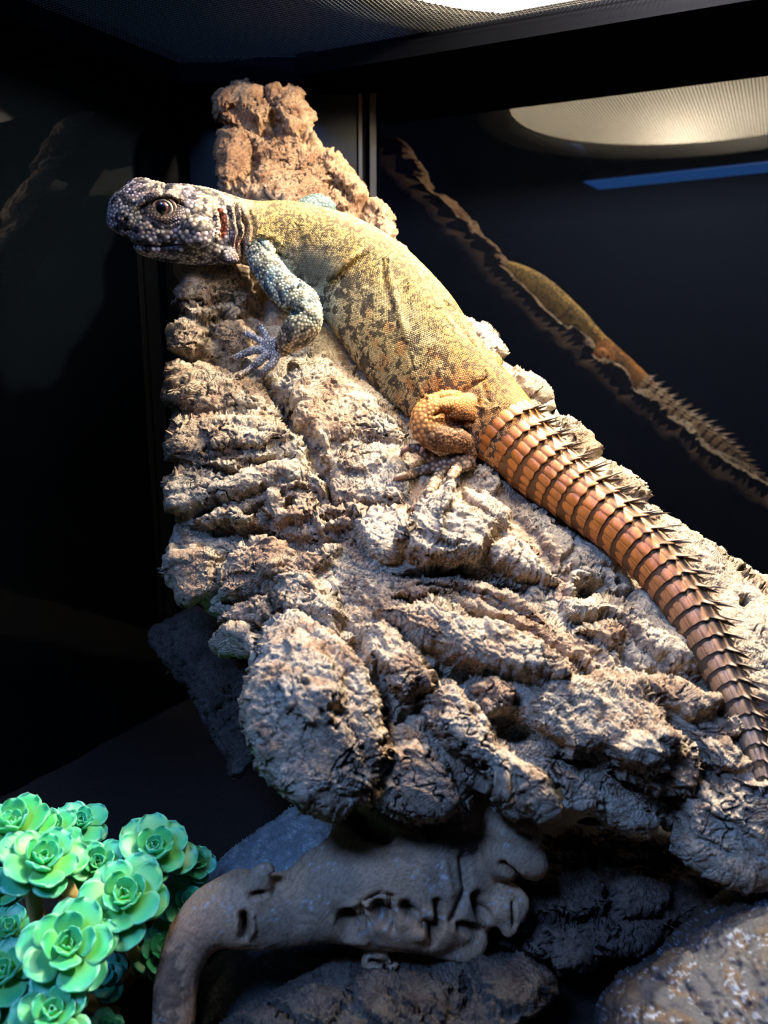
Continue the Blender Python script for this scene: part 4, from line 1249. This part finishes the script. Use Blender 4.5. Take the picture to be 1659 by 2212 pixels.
# ------------------------------------------------------------------ driftwood root
def remesh_chains(chs, voxel, smooth=4):
    Vs, Ps, nn = [], [], 0
    for c in chs:
        V, Pp = c.surf(28)
        Vs.append(V); Ps += [tuple(i + nn for i in p) for p in Pp]; nn += len(V)
    me = bpy.data.meshes.new('u'); me.from_pydata(np.concatenate(Vs).tolist(), [], Ps)
    tmp = bpy.data.objects.new('tmp', me); COL.objects.link(tmp)
    rm = tmp.modifiers.new('r', 'REMESH'); rm.mode = 'VOXEL'; rm.voxel_size = voxel
    sm = tmp.modifiers.new('s', 'SMOOTH'); sm.factor = .6; sm.iterations = smooth
    m2 = bpy.data.meshes.new_from_object(tmp.evaluated_get(bpy.context.evaluated_depsgraph_get()))
    bpy.data.objects.remove(tmp)
    V = np.empty(len(m2.vertices) * 3, np.float32); m2.vertices.foreach_get('co', V); V = V.reshape(-1, 3).astype(float)
    F = np.array([tuple(p.vertices) if len(p.vertices) == 4 else (*p.vertices, p.vertices[-1]) for p in m2.polygons])
    bpy.data.meshes.remove(m2)
    N = vnormals(V, F)
    if (N * (V - V.mean(0))).sum() < 0: N *= -1
    return V, F, N
DC = [
 [(372,2290,.375,48,.9),(376,2200,.378,47,.9),(384,2110,.382,48,.9),(410,2035,.385,54,.9),(455,1985,.388,66,.9),(515,1965,.390,78,.9),(575,1968,.392,74,.9),(640,1958,.394,78,.85),
  (700,1935,.397,98,.8),(770,1915,.400,122,.75),(850,1900,.403,138,.7),(940,1905,.405,140,.65),(1010,1915,.407,120,.65),(1060,1925,.409,80,.65)],
 [(760,1880,.408,70,.8),(790,1800,.415,72,.8),(830,1730,.425,84,.8),(850,1650,.435,80,.8)],
 [(900,1880,.408,80,.8),(960,1800,.412,95,.7),(1010,1740,.42,90,.7),(1020,1660,.43,80,.7)],
 [(1010,1900,.410,60,.8),(1060,1830,.408,58,.8),(1085,1770,.408,50,.8),(1080,1700,.415,48,.8)],
 [(1060,1840,.404,52,.9),(1110,1850,.398,50,.9),(1150,1868,.396,40,.9),(1165,1890,.396,24,.9)],
 [(1060,1780,.404,44,.8),(1110,1790,.400,44,.9),(1145,1830,.398,40,.9)],
 [(550,1940,.385,40,.8),(560,1905,.384,30,.8),(566,1885,.384,20,.8),(590,1873,.384,12,.8)],
 [(1040,1950,.402,44,.7),(1085,1960,.396,42,.7),(1098,2000,.394,24,.7),(1092,2020,.394,12,.7)],
 [(1075,1930,.402,36,.7),(1115,1950,.398,30,.7),(1120,1990,.396,14,.7)],
 [(960,1990,.398,60,.6),(1010,2030,.396,46,.6),(940,2030,.396,36,.6)],
 [(880,1985,.386,44,.5),(930,1990,.384,44,.5),(940,2010,.386,30,.5)],
 [(800,2060,.392,34,.6),(830,2085,.390,22,.6),(860,2082,.390,12,.6)],
]
dV, dF, dN = remesh_chains([Chain(c, 12 * len(c)) for c in DC], .0013, 8)
x, y, d = proj(dV)
DST = [([(745,1985),(752,1996)],20,-8),([(720,1990),(735,1965),(770,1950),(795,1955)],7,2.5),([(722,2000),(745,2030),(790,2035)],6,1.6),
 ([(780,1950),(785,1985),(800,2010)],5,-3.5),([(818,1962),(832,1982)],16,-7),([(845,1940),(846,1990),(850,2015)],5,-4),([(790,1945),(820,1930),(846,1936)],4,-2.5),
 ([(878,1962),(890,1975)],12,-7),([(922,2000),(930,2006)],12,-8),([(905,1975),(905,2000)],5,-2),([(946,1950),(952,2000),(930,2040)],7,-6),
 ([(526,1978),(530,2000),(528,2022)],8,-7),([(512,1975),(516,2010),(528,2030)],4,2.2),([(545,1975),(548,2005),(536,2028)],4,2.2),
 ([(545,1935),(570,1932)],6,-5),([(1036,1940),(1044,1975)],11,-9),([(1084,1868),(1120,1900),(1150,1925)],6,-7),([(760,1760),(800,1790),(830,1800)],16,-9),
 ([(1000,2005),(1030,2010)],9,-7),([(1110,1950),(1112,2000)],4,-4),([(1125,1800),(1140,1806)],6,-3),([(800,2078),(830,2082),(855,2070)],5,-5),
 ([(640,1900),(640,1990)],20,-1.5),([(1000,1850),(1010,1920),(980,1990)],9,-3),([(960,1860),(975,1930)],7,1.5)]
disp = np.zeros(len(dV)); pit = np.zeros(len(dV))
for pts_, w, h in DST:
    r, par = line_d(x, y, pts_); gg = np.exp(-(r / w) ** 2)
    disp += h * mm * gg * (1.7 if h < -2 else 1.2); pit = np.maximum(pit, gg * (h < -4))
grain = np.abs((((x * .055 + y * .02) + 2.2 * fbm(dV, 26, 3, 401)) * 2.2) % 1 * 2 - 1)
disp += .38 * mm * (grain - .5) + .9 * mm * fbm(dV, 45, 3, 403) + .35 * mm * fbm(dV, 160, 3, 405)
vis = (dN * (np.array([0, 0, CAM_Z]) - dV)).sum(1) > 0
dV = dV + dN * (disp * np.where(vis, 1, .3))[:, None]
n1 = fbm(dV, 30, 3, 411); n2 = fbm(dV, 200, 4, 413)
c = mixc([.46, .29, .175], [.29, .205, .14], sstep(-.3, .4, n1))
c = c + (np.array([.55, .30, .18]) - c) * (np.exp(-(((x - 430) / 60) ** 2 + ((y - 2010) / 45) ** 2)) * .8)[:, None]  # warm spot of lamp light painted into the colour of the left curl
burn = np.maximum(sstep(.05, .2, fbm(dV, 48, 3, 415) - ((x - 985) / 90) ** 2 - ((y - 1790) / 60) ** 2 + .55), sstep(.1, .3, n2 + 1.1 - ((x - 360) / 40) ** 2 - ((y - 2130) / 90) ** 2) * .7)
c = c + (np.array([.05, .032, .028]) - c) * (burn * .9)[:, None]
c = c + (np.array([.035, .02, .014]) - c) * (pit * .95)[:, None]
fr = sstep(.42, .65, fbm(dV, 420, 4, 419, .6)) * sstep(.0, .4, fbm(dV, 60, 2, 417))
c = c + (np.array([.46, .47, .50]) - c) * (fr * .75)[:, None]
c = c * (.92 - .26 * (grain < .3))[:, None]
M_DRIFT = attr_mat('driftwood', .62, .4, 900, .18, .4, 1200, .0006)
tag(mesh_obj('driftwood_root', dV, dF, M_DRIFT, None, c), 'smooth grey-brown driftwood root with knot holes propping up the bark', 'driftwood')

# ------------------------------------------------------------------ bark pieces, stones
DK = [(.20,.15,.12),(.13,.10,.085),(.10,.07,.055),(.03,.022,.018)]
M_DBARK = bark_mat('dark_bark', .7, 1.0, .75)
rb = relief('bark_chunk', [(1040,1985),(1090,1940),(1130,1850),(1180,1790),(1300,1770),(1420,1800),(1500,1860),(1560,1900),(1580,1935),(1545,1960),(1500,1990),(1450,2030),(1380,2060),
   (1330,2065),(1300,2082),(1280,2062),(1250,2090),(1210,2110),(1190,2080),(1120,2060),(1060,2050)],
  [(1100,1900,.43),(1300,1780,.455),(1500,1900,.445),(1200,2080,.40),(1400,2040,.415),(1250,1950,.42),(1060,2040,.405),(1560,1930,.44)], 2.8, 26, .018, .045,
  [([(1130,1900),(1180,1880),(1300,1900),(1310,1960),(1240,1990),(1150,1980)],9*mm,30),([(1300,1920),(1360,1880),(1440,1920),(1420,1980),(1340,1990)],10*mm,22),
   ([(1170,2000),(1260,1990),(1330,2000),(1300,2070),(1210,2090)],8*mm,22),([(1300,2000),(1400,1990),(1460,2000),(1380,2060),(1310,2060)],7*mm,20)],
  [([(1290,1910),(1312,1950),(1318,2000)],9,-9*mm),([(1170,1980),(1240,1992),(1300,1970)],6,-6*mm)],
  bark_detail(1.5, 1.0, .5, .8, .3), bark_colour(DK, .7), M_DBARK, 10, 5, 21)
tag(rb, 'dark crumbly bark chunk between the driftwood root and the rusty rock', 'bark')
rb = relief('bark_chunk', [(455,2230),(480,2200),(560,2150),(640,2110),(720,2075),(820,2065),(920,2080),(1000,2060),(1080,2050),(1150,2070),(1200,2110),(1210,2150),(1180,2190),(1120,2230),(1090,2330),(460,2330)],
  [(480,2210,.375),(640,2120,.39),(820,2070,.395),(1000,2070,.395),(1200,2110,.39),(1150,2200,.365),(800,2250,.35),(600,2300,.35),(1000,2300,.345)], 2.8, 26, .016, .045,
  [([(500,2200),(600,2160),(700,2130),(760,2160),(700,2240),(560,2260)],8*mm,34),([(760,2110),(900,2100),(980,2140),(960,2220),(820,2230),(760,2180)],7*mm,36),([(1020,2080),(1120,2070),(1190,2120),(1150,2190),(1050,2200)],9*mm,30)],
  [([(570,2160),(600,2200),(640,2230)],7,-8*mm),([(830,2150),(860,2190),(900,2200)],5,-6*mm),([(1000,2090),(1010,2160),(990,2210)],7,-7*mm)],
  bark_detail(1.35, .9, .5, .8, .3), bark_colour([(.17,.145,.12),(.12,.10,.085),(.08,.06,.05),(.025,.018,.015)], .6), M_DBARK, 10, 5, 33)
tag(rb, 'flat grey-brown bark piece under the driftwood root at the bottom edge', 'bark')
# slab at the left, behind the big bark
rb = relief('bark_slab', [(316,1372),(330,1350),(380,1322),(420,1305),(470,1330),(520,1380),(560,1450),(590,1520),(610,1580),(585,1612),(560,1625),(545,1655),(520,1682),(495,1680),(485,1640),(455,1590),(410,1510),(365,1450),(325,1398)],
  [(320,1375,.500),(420,1305,.525),(470,1330,.52),(500,1500,.50),(600,1580,.485),(520,1680,.475),(400,1450,.488),(470,1500,.49)], 3.4, 14, .014, .04,
  [([(345,1400),(400,1340),(470,1350),(560,1500),(590,1580),(540,1610),(480,1540),(400,1440)],6*mm,16)],
  [([(345,1420),(430,1520),(500,1640)],6,-4*mm)], bark_detail(.7, .8, .6, .6, .95), bark_colour([(.10,.09,.08),(.07,.062,.055),(.05,.04,.035),(.02,.016,.014)], .5), M_DBARK, 6, 4, 43)
tag(rb, 'dark slanting bark slab in shadow, left behind the big bark', 'bark')
rb = relief('bark_crust', [(612,1905),(640,1870),(690,1830),(735,1790),(765,1800),(770,1850),(720,1890),(680,1920),(650,1945),(615,1940)],
  [(615,1925,.405),(690,1835,.425),(760,1800,.43),(760,1850,.42),(650,1940,.405)], 3.0, 10, .008, .02,
  [([(620,1912),(650,1868),(700,1828),(742,1795),(752,1806),(700,1856),(660,1890),(630,1930)],5*mm,8)],
  [([(700,1880),(730,1850)],7,-7*mm),([(660,1910),(680,1895)],6,-7*mm),([(735,1830),(750,1850)],6,-6*mm)], bark_detail(.7, 1, .5, 1, -.8), bark_colour([(.26,.22,.16),(.18,.15,.11),(.10,.08,.06),(.03,.022,.018)], .6), M_DBARK, 6, 4, 47)
tag(rb, 'small pitted bark crust in front of the blue-grey stone', 'bark')
def stone_detail(a=1.0):
    def f(A, X, Y, H, e, T):
        w = np.stack([fbm(A, 60, 2, 501), fbm(A, 60, 2, 503), fbm(A, 60, 2, 505)], -1)
        D = a * (3.6 * mm * fbm(A, 18, 3, 507) + 2.2 * mm * np.abs(fbm(A + .006 * w, 60, 5, 509, .6)) + .55 * mm * fbm(A, 260, 4, 511, .65))
        return D, dict(w1=w[:, 0])
    return f
def stone_colour(cols, spots, sc=1.0):
    a_, b_, c_ = [np.array(q) for q in cols]
    def f(A, X, Y, H, D, T, info):
        n1 = fbm(A, 28 * sc, 3, 521); n2 = fbm(A, 90 * sc, 4, 523, .6); n3 = fbm(A, 340, 4, 525, .65)
        c = mixc(a_, b_, sstep(-.3, .4, n1)); c = c + (c_ - c) * (sstep(.0, .5, n2) * .85)[:, None]
        c = c + (np.array(spots) - c) * (sstep(.5, .85, n3 + .6 * n2) * .8)[:, None]
        return c * (1 + .2 * n3)[:, None]
    return f
M_STONE = attr_mat('rough_stone', .6, .45, 900, .3, .7, 1300, .0008)
rk = relief('rusty_rock', [(1285,2212),(1300,2150),(1340,2110),(1400,2070),(1440,2045),(1470,2000),(1500,1970),(1560,1925),(1620,1890),(1700,1860),(1850,1880),(1900,2100),(1880,2400),(1270,2400)],
  [(1300,2180,.37),(1440,2050,.385),(1560,1925,.405),(1700,1870,.40),(1659,2100,.345),(1450,2200,.345),(1850,2100,.34),(1500,2380,.33),(1800,2380,.32)], 2.8, 90, .035, .09,
  [([(1330,2170),(1480,2040),(1600,1960),(1800,1950),(1800,2350),(1330,2350)],10*mm,110)], [([(1440,2050),(1540,2080),(1659,2060)],16,-3*mm),([(1400,2120),(1500,2180),(1560,2230)],14,-3*mm)],
  stone_detail(), stone_colour([(.075,.055,.042),(.045,.05,.065),(.08,.05,.03)], (.24,.30,.40)), M_STONE, 8, 5, 51)
tag(rk, 'rough rusty-brown rock with blue-white flecks in the lower right corner', 'rock')
rk = relief('blue_grey_stone', [(448,1905),(460,1870),(500,1830),(560,1790),(620,1755),(680,1725),(760,1700),(860,1700),(900,1760),(900,1900),(820,1960),(600,1960),(500,1940)],
  [(450,1905,.46),(620,1755,.475),(760,1700,.48),(650,1850,.44),(800,1900,.43),(550,1930,.44)], 3.0, 70, .03, .06, [], [],
  stone_detail(.8), stone_colour([(.15,.19,.21),(.12,.15,.17),(.19,.22,.23)], (.28,.31,.33)), M_STONE, 8, 3, 61)
tag(rk, 'rounded blue-grey stone in shadow left of the driftwood root', 'stone')
rk = relief('flat_grey_stone', [(400,2230),(420,2120),(480,2060),(600,2040),(700,2070),(720,2140),(650,2200),(600,2330),(400,2330)],
  [(430,2120,.43),(560,2050,.44),(700,2080,.43),(500,2200,.41),(600,2300,.40)], 5.0, 50, .02, .05, [], [],
  stone_detail(.8), stone_colour([(.05,.06,.06),(.04,.045,.05),(.07,.08,.08)], (.10,.12,.12)), M_STONE, 6, 3, 67)
tag(rk, 'dark flat stone behind the loop of the driftwood root', 'stone')

# ------------------------------------------------------------------ artificial succulents
def leaf_mat():
    m, nt, b = new_mat('succulent_leaf'); N = nt.nodes; Lk = nt.links
    at = N.new('ShaderNodeAttribute'); at.attribute_name = 'Col'
    oi = N.new('ShaderNodeObjectInfo')
    hs = N.new('ShaderNodeHueSaturation')
    mr = N.new('ShaderNodeMapRange'); mr.inputs['To Min'].default_value = .478; mr.inputs['To Max'].default_value = .525
    Lk.new(oi.outputs['Random'], mr.inputs['Value']); Lk.new(mr.outputs[0], hs.inputs['Hue'])
    Lk.new(at.outputs['Color'], hs.inputs['Color']); Lk.new(hs.outputs[0], b.inputs['Base Color'])
    b.inputs['Roughness'].default_value = .42; b.inputs['Specular IOR Level'].default_value = .5
    b.inputs['Subsurface Weight'].default_value = .35; b.inputs['Subsurface Radius'].default_value = (.3, .8, .4); b.inputs['Subsurface Scale'].default_value = .004
    return m
M_LEAF = leaf_mat()
M_STEM = attr_mat('plant_stem', .5, .4, 700, .25, .3, 900, .0006)
def leaf_mesh(kind, tint):
    """spoon shaped fleshy leaf, 1 long, growing along +Y from the origin, upper side +Z"""
    n, m = 11, 9
    V, C = [], []
    for side in (1, -1):
        for i in range(n):
            t = i / (n - 1)
            w = .11 + .30 * sstep(.05, .62, t) if t < .6 else .40 * math.sqrt(max(0, 1 - ((t - .6) / .42) ** 2)) + .01
            w = float(w)
            for j in range(m):
                u = -1 + 2 * j / (m - 1)
                th_ = .11 * (1 - u * u) ** .5 * (1 - t ** 4) + .010
                cup = .10 * (u * u) * (.4 + t) * .6 + .24 * t * t * kind
                V.append((u * w * 1.06, t, cup + side * th_ + (.05 if side > 0 and abs(u) > .8 else 0)))
                edge = max(abs(u) ** 6, t ** 12)
                g = np.array([.015, .44, .19]); y_ = np.array([.30, .62, .06]); p_ = np.array([.25, .72, .45])
                c = y_ + (g - y_) * min(1, t * 1.15) ; c = c + (p_ - c) * edge * .6
                c = c * (1 - tint) + np.array([.01, .30, .25]) * tint
                C.append(c)
    F = []
    o = n * m
    for i in range(n - 1):
        for j in range(m - 1):
            F.append((i*m+j, i*m+j+1, (i+1)*m+j+1, (i+1)*m+j)); F.append((o+i*m+j, o+(i+1)*m+j, o+(i+1)*m+j+1, o+i*m+j+1))
        F.append((i*m, (i+1)*m, o+(i+1)*m, o+i*m)); F.append((i*m+m-1, o+i*m+m-1, o+(i+1)*m+m-1, (i+1)*m+m-1))
    for j in range(m - 1):
        F.append(((n-1)*m+j, (n-1)*m+j+1, o+(n-1)*m+j+1, o+(n-1)*m+j)); F.append((j, o+j, o+j+1, j+1))
    o_ = mesh_obj('leaf', V, np.array(F), M_LEAF, None, np.array(C))
    me = o_.data; bpy.data.objects.remove(o_); return me
LEAFS = [[leaf_mesh(k, t) for k in (.1, .7)] for t in (0., .25, .55, .85)]
def stem(name, pts, r, parent, colr=(.42, .30, .12)):
    A = catmull(pts, 20)
    c = np.array(A[:, :3]); T = np.gradient(c, axis=0); T /= np.linalg.norm(T, axis=1)[:, None]
    m = 10; V = []
    for i in range(20):
        s1_ = np.cross(T[i], [0.3, 1, .2]); s1_ /= np.linalg.norm(s1_); s2_ = np.cross(T[i], s1_)
        for j in range(m):
            a = 2 * math.pi * j / m; rr_ = r * (1 + .10 * math.sin(i * 1.7 + j))
            V.append(c[i] + (s1_ * math.cos(a) + s2_ * math.sin(a)) * rr_)
    F = [(i*m+j, i*m+(j+1)%m, (i+1)*m+(j+1)%m, (i+1)*m+j) for i in range(19) for j in range(m)]
    return mesh_obj(name, V, np.array(F), M_STEM, parent, np.tile([colr], (len(V), 1)) * (.8 + .4 * RNG.random((len(V), 1))))
# (px, py, depth, radius px, lean x, lean toward viewer, leaf tint 0-3)
ROS = [
 (30,1790,.385,90,-.15,.35,0,'pale yellow-green rosette with mauve inner leaves at the left edge'),
 (88,1862,.370,95,.45,.35,0,None),
 (110,1795,.400,62,.1,.3,1,None),
 (172,1782,.425,66,.2,.5,2,None),
 (216,1870,.400,66,-.25,.8,1,None),
 (335,1840,.410,86,.1,.55,1,None),
 (420,1868,.425,50,.5,.4,2,None),
 (268,1940,.375,100,.05,.8,0,None),
 (405,1955,.415,66,.3,.6,2,None),
 (148,2048,.350,108,.0,.85,0,None),
 (22,2010,.385,58,-.2,.6,1,None),
 (10,2105,.355,86,-.2,.7,1,None),
 (355,2055,.405,66,.2,.7,2,None),
 (112,2190,.335,88,.1,.8,0,None),
 (0,1925,.40,56,-.4,.5,1,None),
 (225,2225,.37,46,.3,.7,2,None),
 (-30,2215,.345,70,0,.7,1,None),
 (215,2110,.40,60,.3,.8,3,None),
]
pl = empty('succulent_plant', (P(150, 2150, .40).x, P(150, 2150, .40).y, .0))
tag(pl, 'green plastic succulent clump with many rosettes on thick bent stems', 'plant')
def place_child(o, parent, M):
    COL.objects.link(o) if o.name not in COL.objects else None
    o.parent = parent; o.matrix_parent_inverse = Matrix.Identity(4); o.matrix_basis = M
baseP = Matrix.Translation(-pl.location)
rr_ = random.Random(4)
for (px, py, d, rad, lx_, lv, tint, lab) in ROS:
    c = P(px, py, d); R = rad / FPX * d * .97
    tov = (ORG - c).normalized()
    axis = (Vector((lx_, 0, 1)) * (1 - lv * .55) + tov * lv).normalized()
    # short core carries the leaves
    q = axis.to_track_quat('Z', 'Y').to_matrix().to_4x4()
    M0 = Matrix.Translation(c) @ q
    cv, cf = lathe_vf([(.0001, -R * .42), (R * .10, -R * .40), (R * .12, -R * .1), (R * .09, R * .08), (.0001, R * .14)], 12)
    core = mesh_obj('rosette', cv, cf, M_LEAF, None, np.tile([[.20, .50, .10]], (len(cv), 1)))
    place_child(core, pl, baseP @ M0)
    if lab: core['label'] = lab
    rings = [(5, 1.0, 6, -.24), (5, .90, 20, -.12), (4, .64, 38, .0), (4, .44, 56, .06), (3, .26, 74, .10)]
    off = rr_.random() * 6
    for k, (n_, ln_, tilt, z_) in enumerate(rings):
        for i in range(n_):
            a = off + k * .9 + i / n_ * 2 * math.pi + rr_.uniform(-.14, .14)
            L_ = R * ln_ * rr_.uniform(.88, 1.08)
            M = Matrix.Translation((0, 0, R * z_)) @ Matrix.Rotation(a, 4, 'Z') @ Matrix.Translation((0, R * .06, 0)) @ \
                Matrix.Rotation(math.radians(tilt + rr_.uniform(-6, 8)), 4, 'X') @ Matrix.Diagonal((L_ * 1.02, L_, L_ * .9, 1))
            o = bpy.data.objects.new('leaf', LEAFS[tint][0 if k < 2 else 1]); COL.objects.link(o)
            o.parent = core; o.matrix_basis = M
    # stem
    g = Vector((c.x * .55 + pl.location.x * .45 + rr_.uniform(-.01, .01), c.y * .6 + pl.location.y * .4 + .03, .004))
    st0 = c - axis * R * .3; mid = c - axis * R * .8 - Vector((0, 0, R * .6)); low = (mid + g) / 2 + Vector((rr_.uniform(-.008, .008), 0, 0))
    stem('stem', [tuple(st0), tuple(mid), tuple(low), tuple(g)], .0034, pl, (.42, .29, .11) if tint == 0 else (.22, .18, .09))
stem('stem', [tuple(P(110,1895,.385)), tuple(P(150,1925,.378)), tuple(P(168,1965,.382)), tuple(P(160,2040,.40))], .0036, pl, (.50, .36, .13))
